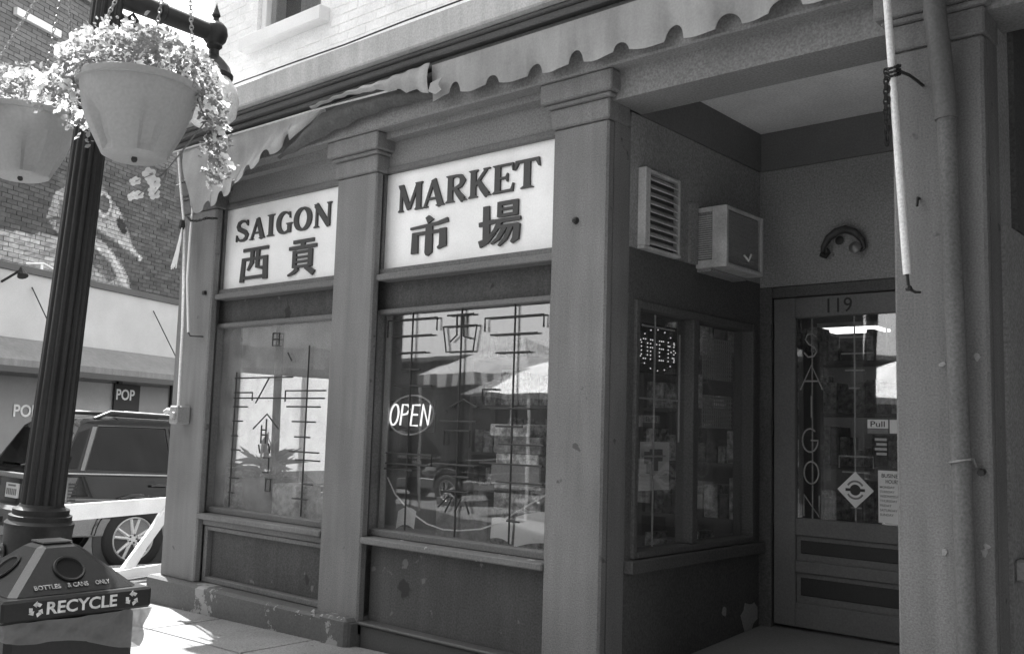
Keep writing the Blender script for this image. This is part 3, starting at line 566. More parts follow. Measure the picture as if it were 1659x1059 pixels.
AX1 = sx+.215; AY0, AY1, AZ0, AZ1 = 5.26, 5.755, 2.475, 2.86
cs = B('casing', ac_m, at, (sx+.001, AX1, AY0+.012, AY1, AZ0, AZ0+.012), (sx+.001, AX1, AY0+.012, AY1, AZ1-.012, AZ1), (sx+.115, AX1, AY0, AY0+.012, AZ0, AZ1), (sx+.001, sx+.1149, AY0, AY0+.012, AZ0, AZ0+.05), (sx+.001, sx+.1149, AY0, AY0+.012, AZ1-.03, AZ1), (sx+.001, AX1, AY1-.012, AY1-.001, AZ0+.012, AZ1-.012), (AX1-.012, AX1+.002, AY0+.001, AY0+.03, AZ0+.001, AZ1-.001), (AX1-.012, AX1+.002, AY1-.03, AY1-.0, AZ0+.001, AZ1-.001), (AX1-.012, AX1+.002, AY0+.03, AY1-.03, AZ0+.001, AZ0+.025), (AX1-.012, AX1+.002, AY0+.03, AY1-.03, AZ1-.025, AZ1-.001), bevel=.004)
for k in range(20):
    z = AZ0+.06+k*.014; B('fin', ac_m, at, (sx+.005, sx+.114, AY0+.003, AY0+.011, z, z+.006))
B('innards', mat('ac_coil', .24, .6, grain=.3), at, (sx+.005, AX1-.03, AY0+.014, AY1-.014, AZ0+.014, AZ1-.014))
cg = MB()
for k in range(30): cg.box(AX1-.026, AX1-.022, AY0+.03+k*.0147, AY0+.034+k*.0147, AZ0+.025, AZ1-.025)
for k in range(12): cg.box(AX1-.022, AX1-.018, AY0+.03, AY1-.03, AZ0+.03+k*.027, AZ0+.034+k*.027)
cg.build('coil_guard', mat('coil_metal', .34, .5), at)
m = MB(); m.tube([(AX1-.004, 5.50, 2.58), (AX1+.012, 5.53, 2.545), (AX1+.014, 5.56, 2.59)], .007, 6); m.build('torn_label', white_p, at)
B('bracket', recess_m, at, (sx+.0, sx+.02, 5.17, AY0-.001, 2.50, 2.88), (sx+.0, sx+.10, 5.28, 5.74, 2.455, 2.474))
ot = thing('wall_ornament', (-2.45, 6.13, 2.65), 'dark arched metal ornament fixed to the wall above the door', 'ornament')
m = MB(); m.tube([(-2.60,6.11,2.655),(-2.585,6.09,2.70),(-2.545,6.08,2.755),(-2.49,6.08,2.79),(-2.43,6.08,2.80),(-2.37,6.08,2.775),(-2.325,6.09,2.72),(-2.315,6.10,2.67),(-2.345,6.10,2.65)], [.012,.018,.024,.027,.028,.024,.018,.013,.009], 10); m.build('arch', mat('tarnished_metal', .055, .5, blot=.4, bs=25), ot, smooth=True)
m = MB(); m.lathe([(.0, 0), (.035, .01), (.04, .03), (.02, .05), (0, .055)], (-2.36, 6.085, 2.665), 12, (0, -1, .2)); m.build('knob', mat('dull_brass', .22, .4, metal=.5), ot, smooth=True)
m = MB(); m.tube([(-2.60,6.10,2.655),(-2.57,6.09,2.635),(-2.545,6.09,2.66),(-2.56,6.09,2.69)], [.02,.016,.012,.006], 8); m.lathe([(0, 0), (.022, .004), (.03, .012)], (-2.49, 6.139, 2.74), 12, (0, -1, 0)); m.build('scroll', metal_d, ot, smooth=True)
bx_ = B('wall_box', mat('grey_box', .32, .5), None, (-1.099, -1.05, 4.54, 4.72, .868, .957), bevel=.01); tag(bx_, 'small grey box on the wall right of the downpipe pillar', 'box')

# ================================================================== DOWNPIPE
dp = thing('downpipe', (-1.195, 4.24, 0), 'grey painted drainpipe strapped to the pillar right of the door', 'downpipe')
m = MB(); m.tube([(-1.195, 4.24, .0), (-1.215, 4.24, 1.3), (-1.250, 4.24, 2.83)], .040, 16); m.build('pipe', trim, dp, smooth=True)
m = MB(); m.tube([(-1.250, 4.24, 2.82), (-1.268, 4.225, 3.12), (-1.272, 4.185, 3.26), (-1.277, 4.175, 3.42), (-1.283, 4.155, 3.52), (-1.285, 4.15, 3.74)], .047, 16); m.build('upper_pipe', mat('pipe_dark_paint', .13, .6), dp, smooth=True)
st_ = MB(); st_.tube([(-1.2165+.047*math.cos(a), 4.24+.047*math.sin(a), 1.365+.010*math.cos(a)) for a in [R(150+i*15) for i in range(15)]]+[(-1.165, 4.262, 1.345), (-1.150, 4.296, 1.335)], .005, 6); st_.build('strap', metal_g, dp)
for (x, z) in ((-1.302, 1.769), (-1.163, 1.797), (-1.307, .986), (-1.139, 1.023), (-1.15, 1.0)):
    pts = [(x+.014*math.cos(a)*random.uniform(.5, 1.2), F-.001, z+.018*math.sin(a)*random.uniform(.5, 1.2)) for a in [k*math.pi/4.5 for k in range(9)]]
    m = MB(); m.poly(pts, (0, -.004, 0)); m.build('filled_hole', mat('filler', .30, .95, bump=.5), shop)
m = MB(); m.tube([(-1.150, 4.30, 1.325), (-1.150, 4.262, 1.32)], .014, 8); m.build('bolt', metal_d, dp)

# ================================================================== AWNING
aw = thing('awning', (-4.5, 4.15, 3.1), 'pale canvas awning with scalloped edge, drooping and torn at one end', 'awning')
def scal(x, per=.313, amp=.08, hw=.17, ph=4.123):
    t = ((x+ph)/per+.5) % 1.0
    return amp*math.sqrt(max(0., 1-((t-.5)/hw)**2)) - .012*math.cos((t-.5)*2*math.pi+math.pi)
def hs1(x): k = math.floor((x+4.123)/.313+.5); return (math.sin(k*91.7)*437.5) % 1.0
# right run: hangs flat in front of the fascia, scallops along the bottom edge
n = 420
def runpt(u, v):
    x = -4.32+u*(2.97)
    sag = .012*math.sin(u*17)+.008*math.sin(u*41)
    zt = 3.728; zb = 3.505 - .05*clamp((x+4.1)/1.8, 0, 1) + scal(x, .313, (.062+.02*math.sin(x*7.3))*(.8+.4*hs1(x)), .13+.13*clamp((x+3.2)/1.2, 0, 1)+.03*math.sin(x*3.1))
    curl = .05*max(0, 1-u*9)
    y = 4.165 - .05*math.sin(v*1.5)*1. - sag*(1-v) - .03*(1-v)**2 - .012*math.sin(u*60)*(1-v)
    return (x, y+.0, zb+(zt-zb)*v)
m = MB(); m.grid(runpt, n, 6, (0, .004, 0)); m.build('canvas', canvas, aw, smooth=True)
# roll behind the canvas
m = MB(); m.tube([(-5.45, 4.185, 3.685), (-1.40, 4.185, 3.685)], .028, 10); m.build('roller', mat('roller', .07, .8), aw)
# dark underside sagging between the flap and the run
ud = [(-5.98, 3.40), (-5.75, 3.435), (-5.5, 3.48), (-5.25, 3.51), (-5.03, 3.54), (-4.77, 3.55), (-4.5, 3.545), (-4.3, 3.535), (-4.2, 3.56)]
def interp(x, tab):
    if x <= tab[0][0]: return tab[0][1]
    for (a, b), (c_, d_) in zip(tab, tab[1:]):
        if x <= c_: return b+(d_-b)*(x-a)/(c_-a)
    return tab[-1][1]
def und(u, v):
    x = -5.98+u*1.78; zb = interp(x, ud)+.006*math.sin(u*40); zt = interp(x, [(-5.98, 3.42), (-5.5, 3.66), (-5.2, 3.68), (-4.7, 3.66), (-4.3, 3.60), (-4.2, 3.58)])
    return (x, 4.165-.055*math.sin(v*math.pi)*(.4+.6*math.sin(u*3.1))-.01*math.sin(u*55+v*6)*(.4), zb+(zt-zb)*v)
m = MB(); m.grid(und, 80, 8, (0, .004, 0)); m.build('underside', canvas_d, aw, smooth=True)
# curled-back strip above the underside
ct = [(-5.5, 3.665, 3.69), (-5.3, 3.68, 3.70), (-5.1, 3.685, 3.712), (-4.95, 3.665, 3.715), (-4.8, 3.66, 3.71), (-4.68, 3.625, 3.715), (-4.58, 3.62, 3.72), (-4.5, 3.57, 3.72), (-4.42, 3.585, 3.724), (-4.36, 3.545, 3.726), (-4.3, 3.53, 3.728)]
def curl(u, v):
    x = -5.5+u*1.2; a = interp(x, [(p[0], p[1]) for p in ct]); b = interp(x, [(p[0], p[2]) for p in ct])
    return (x, 4.075-.02*math.sin(v*math.pi)+.008*math.sin(u*50), a+(b-a)*v)
m = MB(); m.grid(curl, 70, 4, (0, .004, 0)); m.build('curled_edge', canvas, aw, smooth=True)
# drooping flap
fl = [(-7.06, 3.10), (-6.9, 3.10), (-6.75, 3.14), (-6.5, 3.20), (-6.28, 3.285), (-6.1, 3.36), (-5.99, 3.41), (-5.8, 3.50), (-5.65, 3.60), (-5.48, 3.672)]
def flap(u, v):
    x = -7.02+u*1.54; zb = interp(x, fl)+ (scal(x, .20, .05, .22, 6.03) if x < -5.8 else 0.); zt = interp(x, [(-7.05, 3.70), (-5.48, 3.685)])
    h = 1-v
    y = 4.14 - .09*h*(1-u)**.7 - .03*math.sin(u*9+h*3)*h - .022*math.sin(h*5.5+u*4)*(1-u*.5) - .008*math.sin(u*33)*h
    return (x-.30*v*(1-u)**3, y, zb+(zt-zb)*v)
m = MB(); m.grid(flap, 150, 14, (0, .004, 0)); m.build('flap', canvas, aw, smooth=True)
m = MB(); m.tube([(-7.75, 4.115, 3.69), (-5.5, 4.10, 3.665), (-4.62, 4.09, 3.63)], .007, 6); m.build('edge_rod', mat('rod_paint', .5, .5), aw)
# scraps of stiff trim at the torn place
m = MB(); m.poly([(-4.30, 4.07, 3.54), (-4.22, 4.06, 3.50), (-4.16, 4.05, 3.515), (-4.20, 4.06, 3.56), (-4.17, 4.06, 3.60), (-4.28, 4.07, 3.59)], (0, .004, 0)); m.build('torn_scrap', canvas, aw)

def chain(name, pts, m_, parent, r=.012, wire_=.0035):
    b = MB(); pts = [Vector(p) for p in pts]; acc = []; step = r*1.55
    for a, c_ in zip(pts, pts[1:]):
        L_ = (c_-a).length; k = max(1, int(L_/step))
        for i in range(k): acc.append((a+(c_-a)*i/k, (c_-a).normalized()))
    for i, (p, t) in enumerate(acc):
        s_ = t.orthogonal().normalized(); s_ = s_ if i % 2 == 0 else t.cross(s_)
        b.tube([p+t*r*math.cos(q_)*1.1+s_*r*.6*math.sin(q_) for q_ in [2*math.pi*k/8 for k in range(9)]], wire_, 5, cap=False)
    return b.build(name, m_, parent)
# right awning arm with wrapped chain
m = MB(); m.tube([(-1.455, 4.10, 3.50), (-1.416, 4.10, 2.80), (-1.377, 4.10, 2.135)], .0165, 12); ap = m.build('awning_arm', white_chip, aw, smooth=True); ap['label'] = 'chipped white awning pole wrapped with chain beside the drainpipe'
m = MB(); m.tube([(-1.377, 4.10, 2.135), (-1.372, 4.10, 2.08)], .007, 8); m.lathe([(.012, 0), (.016, .01), (.01, .022)], (-1.371, 4.10, 2.065), 8); m.tube([(-1.371, 4.10, 2.075), (-1.35, 4.12, 2.06), (-1.345, 4.16, 2.065)], .006, 6); m.build('hook', metal_d, ap)
for k in range(3): chain('chain', [(-1.425+.026*math.cos(a), 4.10+.026*math.sin(a), 3.045-.018*k+.012*math.sin(a)) for a in [R(i*45) for i in range(9)]], metal_d, ap, .010)
chain('chain', [(-1.452, 4.09, 3.03), (-1.455, 4.09, 2.85), (-1.450, 4.09, 2.69)], metal_d, ap, .014, .004)
chain('chain', [(-1.438, 4.09, 3.02), (-1.442, 4.09, 2.85), (-1.450, 4.085, 2.70)], metal_d, ap, .014, .004)
m = MB(); m.tube([(-1.395, 4.10, 3.02), (-1.37, 4.14, 3.01), (-1.365, 4.23, 3.01), (-1.365, 4.30, 3.01)], .007, 6); m.build('staple', metal_d, ap)
m = MB(); m.tube([(-1.386, 4.30, 2.50), (-1.386, 4.275, 2.50), (-1.386, 4.265, 2.46)], .006, 6); tag(m.build('wall_hook', metal_d), 'tiny bent hook in the pillar between pole and drainpipe', 'hook')
# left awning arm, cords, tassel and crank box
m = MB(); m.tube([(-7.50, 4.19, 3.73), (-7.42, 4.19, 3.40), (-7.33, 4.20, 3.03), (-7.26, 4.2, 2.2), (-7.245, 4.2, 1.53)], .011, 8); lp = m.build('awning_arm', white_chip, aw, smooth=True); lp['label'] = 'thin white awning rod with frayed cord on the corner pillar'
m = MB(); m.tube([(-7.19, 4.18, 3.52), (-7.205, 4.19, 3.2), (-7.235, 4.2, 2.95), (-7.235, 4.2, 2.6), (-7.165, 4.2, 2.15)], .010, 8); m.build('rod', white_p, lp, smooth=True)
m = MB(); m.tube([(-7.165, 4.2, 2.15), (-7.15, 4.21, 2.12), (-7.11, 4.27, 2.12), (-7.10, 4.30, 2.12)], .006, 6); m.build('hook', metal_d, lp)
m = MB(); m.tube([(-7.36, 4.19, 3.45), (-7.19, 4.18, 3.44)], .004, 6); m.build('cord', white_p, lp)
for k in range(9):
    a = random.uniform(-1, 1); m = MB(); m.tube([(-7.32, 4.17, 3.03), (-7.325+.02*a, 4.16, 2.93), (-7.34+.035*a, 4.15, 2.83), (-7.39+.06*a, 4.15, 2.68+.05*random.random())], .005, 5); m.build('frayed_strand', white_p, lp)
m = MB(); m.lathe([(.02, 0), (.028, .03), (.02, .08)], (-7.34, 4.18, 3.02), 8); m.build('knot', metal_d, lp)
chain('chain', [(-7.26, 4.18, 3.115), (-7.18, 4.17, 3.075), (-7.09, 4.18, 3.065), (-7.0, 4.20, 3.08), (-6.965, 4.29, 3.09)], metal_d, lp, .014, .0045)
m = MB(); m.box(-7.33, -7.21, 4.17, 4.299, 1.40, 1.55); m.build('crank_box', mat('crank_grey', .28, .5), lp, bevel=.012)
m = MB(); m.tube([(-7.33, 4.22, 1.50), (-7.40, 4.20, 1.51), (-7.44, 4.20, 1.495)], .022, 10); m.lathe([(.03, 0), (.03, .02)], (-7.25, 4.168, 1.47), 12, (0, -1, 0)); m.build('crank_spindle', mat('crank_light', .5, .4, metal=.3), lp, smooth=True)
m = MB(); m.box(-7.12, -7.085, 4.27, 4.299, 2.465, 2.50); tag(m.build('wall_bolt', metal_d, bevel=.005), 'small square bolt head on the corner pillar', 'bolt')
m = MB(); m.lathe([(.022, 0), (.016, .02), (0, .03)], (-3.28, 4.30, 2.63), 10, (0, -1, 0)); tag(m.build('wall_bolt', metal_d), 'small round bolt head on the pillar left of the entrance', 'bolt')

# added awning, out of view: keeps sky light off the right pillar and recess
na = thing('shade_awning', (1.0, 3.0, 2.8), 'unseen dark canvas awning added to shade the pillar and entrance beside the drainpipe', 'awning')
nd = mat('dark_canvas', .06, .9)
m = MB(); m.poly([(-1.55, 4.03, 3.84), (-1.55, 1.0, 2.92), (-1.55, 1.0, 2.90), (-1.55, 4.03, 3.82)], (4.6, 0, 0)); m.build('canvas', nd, na)
m = MB(); m.grid(lambda u, v: (-1.55+4.6*u, .995-.01*math.sin(u*60), 2.74+.17*v+(1-v)*.03*math.sin(u*42)**2), 120, 2, (0, .004, 0)); m.build('valance', nd, na)
m = MB(); m.tube([(-1.5, 4.04, 3.78), (-1.5, 1.03, 2.89)], .014, 8); m.build('arm', metal_d, na); m = MB(); m.tube([(3.0, 4.04, 3.78), (3.0, 1.03, 2.89)], .014, 8); m.build('arm', metal_d, na)
m = MB(); m.tube([(-1.55, 1.01, 2.9), (3.05, 1.01, 2.9)], .016, 8); m.build('front_rail', metal_d, na)

# ================================================================== SHOP INTERIOR
def shelf(x, y, label, w_=1.6, h=2.0, facing=0):
    t = thing('shelf_unit', (x, y, .16), label, 'shelf', None)
    for k in (0, 1): B('upright', int_wall, t, (x-w_/2+k*(w_-.04), x-w_/2+.04+k*(w_-.04), y, y+.4, .16, .16+h))
    for k in range(5): B('shelf_board', int_wall, t, (x-w_/2+.04, x+w_/2-.04, y, y+.4, .22+k*(h-.1)/4, .25+k*(h-.1)/4))
    return t
goods = [mat('goods_'+n_, v_, .55, blot=.75, bs=b_, grain=.3, gs=70) for n_, v_, b_ in (('a', .40, 16.), ('b', .22, 22.), ('c', .10, 14.), ('d', .55, 19.))]
shl = ['grey shelf unit stocked with packets behind the neon sign', 'grey shelf unit in the middle of the shop interior', 'grey shelf unit at the back behind the front door glass']
for i, (x, y) in enumerate(((-6.0, 7.2), (-4.2, 7.6), (-3.2, 8.6))):
    shelf(x, y, shl[i])
    for k in range(5):
        z = .25+k*(1.9)/4; xx = x-.74
        while xx < x+.66:
            w_ = random.uniform(.07, .15); h = random.uniform(.14, .36)
            o = B('packet', random.choice(goods), None, (xx, xx+w_-.01, y+.02, y+.3, z+.0005, z+h), bevel=.006)
            wh = ['shelf unit behind the neon sign', 'middle shelf unit of the shop', 'back shelf unit seen through the door'][i]
            tag(o, ['grey', 'dull grey', 'dark', 'pale'][goods.index(o.data.materials[0])]+' packet on the '+['bottom', 'second', 'third', 'fourth', 'top'][k]+' board of the '+wh, 'packet', 'packets on the '+wh); xx += w_
# cartons stacked inside the MARKET window
dtb = thing('display_table', (-4.25, 4.95, .16), 'low dark display counter inside the MARKET window', 'counter')
B('top', int_wall, dtb, (-5.0, -3.3, 4.62, 5.2, .66, .70)); B('front', int_dark, dtb, (-5.0, -3.3, 4.64, 4.68, .16, .66)); B('back', int_dark, dtb, (-5.0, -3.3, 5.14, 5.18, .16, .66))
z = .7005
for k, (h, dx, w_) in enumerate(((.22, -.32, .42), (.16, -.30, .40), (.13, -.33, .42), (.07, -.29, .36), (.11, -.31, .40), (.08, -.35, .34))):
    o = B('carton', [goods[1], goods[0], pinkish, goods[3], goods[1], goods[3]][k], None, (-3.95+dx, -3.95+dx+w_, 4.75, 5.08, z, z+h), bevel=.008)
    tag(o, ['lowest carton of the stack inside the MARKET window', 'second carton up in the stack inside the MARKET window', 'third carton up in the stack inside the MARKET window', 'thin pale carton fourth up in the window stack', 'fifth carton up in the stack inside the MARKET window', 'topmost pale carton of the stack inside the MARKET window'][k], 'carton'); z += h+.0005
for k, (x, y, rz, s_) in enumerate(((-3.80, 4.56, .5, .19), (-4.03, 4.585, -.4, .13), (-4.9, 4.59, .1, .12))):
    m = MB(); m.grid(lambda u, v: (x+(u-.5)*s_*1.4*math.cos(rz)-(v-.5)*.02, 4.57+.01*u+.035*v, .705+v*s_*.95+.02*math.sin(u*3)*(k+1)/2+(u-.5)*s_*math.sin(rz)*.5+.04), 6, 4, (0, .002, 0))
    tag(m.build('loose_paper', paper, None, smooth=True), ['large curled white paper leaning at the pillar end of the MARKET window', 'folded white paper leaning beside the curled sheet', 'white paper leaning at the neon end of the MARKET window'][k], 'paper')
m = MB()
for k in range(16): m.lathe([(0, -.03), (.028, -.018), (.034, 0), (.028, .02), (0, .03)], (-4.32+.06*(k % 8)+random.uniform(-.01, .01), 4.80+.06*(k//8), 1.10+random.uniform(-.01, .02)), 8)
m.build('fruit', goods[3], None, smooth=True, kind='stuff')['label'] = 'row of small pale round fruit on the rack in the window'
B('rack', int_wall, dtb, (-4.42, -3.82, 4.75, 4.92, 1.03, 1.06), (-4.40, -4.36, 4.77, 4.90, .7, 1.03), (-3.88-.1, -3.84-.1, 4.77, 4.90, .7, 1.03))
po = B('notice_board', goods[2], None, (-4.62, -4.16, 4.60, 4.612, .7005, .98)); tag(po, 'grey board leaning at the foot of the MARKET window', 'board')
# plants and tub by the SAIGON window
tb = thing('plant_tub', (-6.93, 4.9, .16), 'leafy plant in a round tub inside the window under SAIGON', 'plant')
m = MB(); m.lathe([(.16, .5), (.20, .62), (.23, .80), (.24, .82), (.22, .82), (.20, .78)], (-6.93, 4.9, .16), 18); m.build('tub', goods[2], tb, smooth=True)
m = MB()
for k in range(80):
    a = random.uniform(0, 6.28); l = random.uniform(.1, .40); e = random.uniform(.0, 1.35); d_ = Vector((math.cos(a)*math.cos(e), math.sin(a)*math.cos(e), math.sin(e))); s_ = d_.cross(Vector((0, 0, 1))).normalized()*random.uniform(.012, .03); p = Vector((-6.93+random.uniform(-.1, .1), 4.9+random.uniform(-.08, .08), .96+random.uniform(0, .15)))
    d2 = d_*l; dp_ = Vector((0, 0, -.25*l)); m.add([p, p+d2*.5+s_, p+d2+dp_, p+d2*.5-s_], [(0, 1, 2), (0, 2, 3)])
m.build('leaves', leaf, tb)
m = MB(); m.tube([(-6.97, 4.98, .9), (-6.99, 4.98, 1.6), (-7.0, 4.98, 2.3), (-7.02, 4.98, 3.39)], .035, 8); m.build('stake', int_wall, tb, smooth=True)
dtb2 = thing('display_counter', (-6.25, 4.95, .16), 'low pale counter inside the window under SAIGON', 'counter')
B('top', int_wall, dtb2, (-7.2, -5.3, 4.62, 5.3, .60, .65)); B('front', int_dark, dtb2, (-7.2, -5.3, 4.64, 4.68, .16, .60)); B('back', int_dark, dtb2, (-7.2, -5.3, 5.2, 5.24, .16, .60))
for k, (x, y, w_, h) in enumerate(((-7.25, 4.64, .22, .40), (-6.60, 4.70, .32, .30), (-6.1, 4.75, .26, .22))):
    o = B('display_box', [goods[0], goods[3], goods[0]][k], None, (x, x+w_, y, y+.25, .6505, .65+h), bevel=.01); tag(o, ['tall grey carton at the corner end of the SAIGON window counter', 'white carton beside the plant tub', 'low grey carton at the middle pillar end of the counter'][k], 'carton')
# lit panels added in the shop; the hung pair stands for mirrored sky gaps
clb = ['added lit panel under the shop ceiling above the front counter', 'added lit panel behind the door, for a sky gap mirrored in its glass', 'added lit panel deep in the shop, for a sky gap mirrored in the door']
clm = emit('panel_glow', .8)
for i, (x, y, z) in enumerate(((-5.2, 6.9, 3.36), (-3.98, 10.2, 2.62), (-4.15, 11.0, 2.45))):
    t = thing('lit_panel', (x, y, z), clb[i], 'lit panel'); B('housing', white_p, t, (x-.32, x+.32, y-.24, y+.24, z, 3.399 if z > 3 else z+.05)); B('diffuser', clm, t, (x-.3, x+.3, y-.22, y+.22, z-.02, z-.001))
    if z < 3: m = MB(); m.tube([(x, y, z+.05), (x, y, 3.40)], .008, 6); m.build('hanger', metal_d, t)

# ================================================================== LAMP POST
lean = Vector((.10, .06, 2.06)).normalized()
pb = Vector((-4.062, 1.722, walk(-4.06, 1.72)))
def pp(z): return pb + lean*((z-pb.z)/lean.z)
lp_ = thing('lamp_post', pb, 'dark fluted iron lamp post with hanging flower baskets', 'lamp post')
def flute(r_, h, q_): return r_*(1-.13*(.5+.5*math.cos(q_*14))**2)
L0 = pb.z
m = MB(); m.lathe([(.082, 1.06-L0), (.080, 1.3-L0), (.074, 1.8-L0), (.067, 2.6-L0), (.063, 3.1-L0), (.060, 4.2-L0)], pb, 128, lean, flute); m.build('shaft', iron, lp_, smooth=True)
m = MB(); m.lathe([(.20, 0), (.20, .10), (.175, .14), (.165, .2), (.15, .5), (.135, .78), (.128, .80), (.128, .86), (.122, .88), (.125, .93), (.128, .98), (.130, .985), (.130, 1.0), (.118, 1.012), (.118, 1.03), (.106, 1.035), (.106, 1.055), (.086, 1.065), (.082, 1.075)], pb, 32, lean); m.build('base', iron, lp_, smooth=True)
for k in range(6):
    a = k*math.pi/3+.4; c0 = pp(.90)+Vector((.123*math.cos(a), .123*math.sin(a), 0)); m = MB(); m.lathe([(.034, 0), (.036, .006), (.026, .010), (.018, .006), (.012, .014), (0, .016)], c0, 14, (math.cos(a), math.sin(a), 0)); m.build('rosette', iron, lp_, smooth=True)
for k in range(12):
    a = k*math.pi/6; m = MB(); m.tube([pp(.24)+Vector((.165*math.cos(a), .165*math.sin(a), 0)), pp(.55)+Vector((.150*math.cos(a), .150*math.sin(a), 0)), pp(.82)+Vector((.134*math.cos(a), .134*math.sin(a), 0))], .010, 6); m.build('rib', iron, lp_)
# arms towards and away from the camera carrying pendant lamps
az = 3.235
for s_ in (1,):
    p0 = pp(az+.0); e = p0+Vector((.06*s_, .475*s_, -.04)) if s_ == 1 else p0+Vector((-.06, -.475, 0))
    ar = MB(); ar.tube([p0, p0+(e-p0)*.45, p0+(e-p0)*.46, p0+(e-p0)*.5, p0+(e-p0)*.51, e], [.048, .043, .050, .050, .043, .040], 12); a_ = ar.build('arm', iron, lp_, smooth=True)
    fin = MB(); fin.lathe([(0, -.062), (.03, -.055), (.05, -.03), (.057, 0), (.052, .03), (.035, .05), (.016, .06), (.012, .075), (.020, .088), (.016, .10), (.006, .125), (0, .15)], e, 18); fin.build('finial', iron, a_, smooth=True)
    dm = MB(); dm.lathe([(0, -.035), (.034, -.045), (.036, -.06), (.022, -.075), (.024, -.10), (.05, -.125), (.075, -.155), (.085, -.185), (.092, -.19), (.092, -.205), (.08, -.21)], e, 20); dm.build('lamp_cap', iron, a_, smooth=True)
    gb = MB(); gb.lathe([(.078, -.205), (.11, -.25), (.125, -.31), (.115, -.38), (.07, -.43), (0, -.445)], e, 20); gb.build('lamp_globe', mat('opal_globe', .75, .3), a_, smooth=True)
    sr = MB(); d_ = (e-p0)
    def sp(t, h): return p0+d_*t+Vector((0, 0, h))
    sr.tube([sp(.12, -.075), sp(.16, -.11), sp(.24, -.115), sp(.27, -.08), sp(.22, -.055), sp(.19, -.075), sp(.21, -.09)], .008, 6)
    sr.tube([sp(.12, -.075), sp(.11, -.13), sp(.17, -.20), sp(.30, -.225), sp(.42, -.185), sp(.50, -.13), sp(.60, -.105), sp(.68, -.12), sp(.70, -.16), sp(.66, -.18), sp(.625, -.165), sp(.63, -.145)], .009, 6)
    sr.build('scroll', iron, a_, smooth=True)
# thin arms for the baskets
bk = []
for s_ in (1, -1):
    p0 = pp(3.62); e = p0+Vector((.52 if s_ > 0 else -.47, 0, .0))
    m = MB(); m.tube([p0, e], .014, 8); m.tube([e+Vector((0, 0, 0)), e+Vector((0, 0, -.04))], .008, 6); m.build('basket_arm', iron, lp_, smooth=True); bk.append(e)

# ================================================================== HANGING BASKETS
bv = bmesh.new()          # one petunia-like blossom
ring = []
cv = bv.verts.new((0, 0, -.35))
for k in range(20):
    a = k*math.pi/10; rr = 1.0 if k % 4 in (1, 2, 3) else .80; rr *= 1.06 if k % 4 == 2 else 1
    ring.append((bv.verts.new((.34*math.cos(a), .34*math.sin(a), -.05)), bv.verts.new((rr*math.cos(a), rr*math.sin(a), .10+.10*math.sin(a*5+.4)))))
for k in range(20):
    a, b = ring[k]; c_, d_ = ring[(k+1) % 20]; bv.faces.new((cv, a, c_)); bv.faces.new((a, b, d_, c_))
blossom = bpy.data.meshes.new('blossom'); bv.to_mesh(blossom); bv.free(); blossom.materials.append(petal); blossom.polygons.foreach_set('use_smooth', [True]*len(blossom.polygons))
def dent(r_, h, q_):
    k = min(1., max(0, math.cos(q_*5+.9)-.30)/.35)
    return r_*(1-.19*k*(1 if -.245 < h < -.12 else 0))
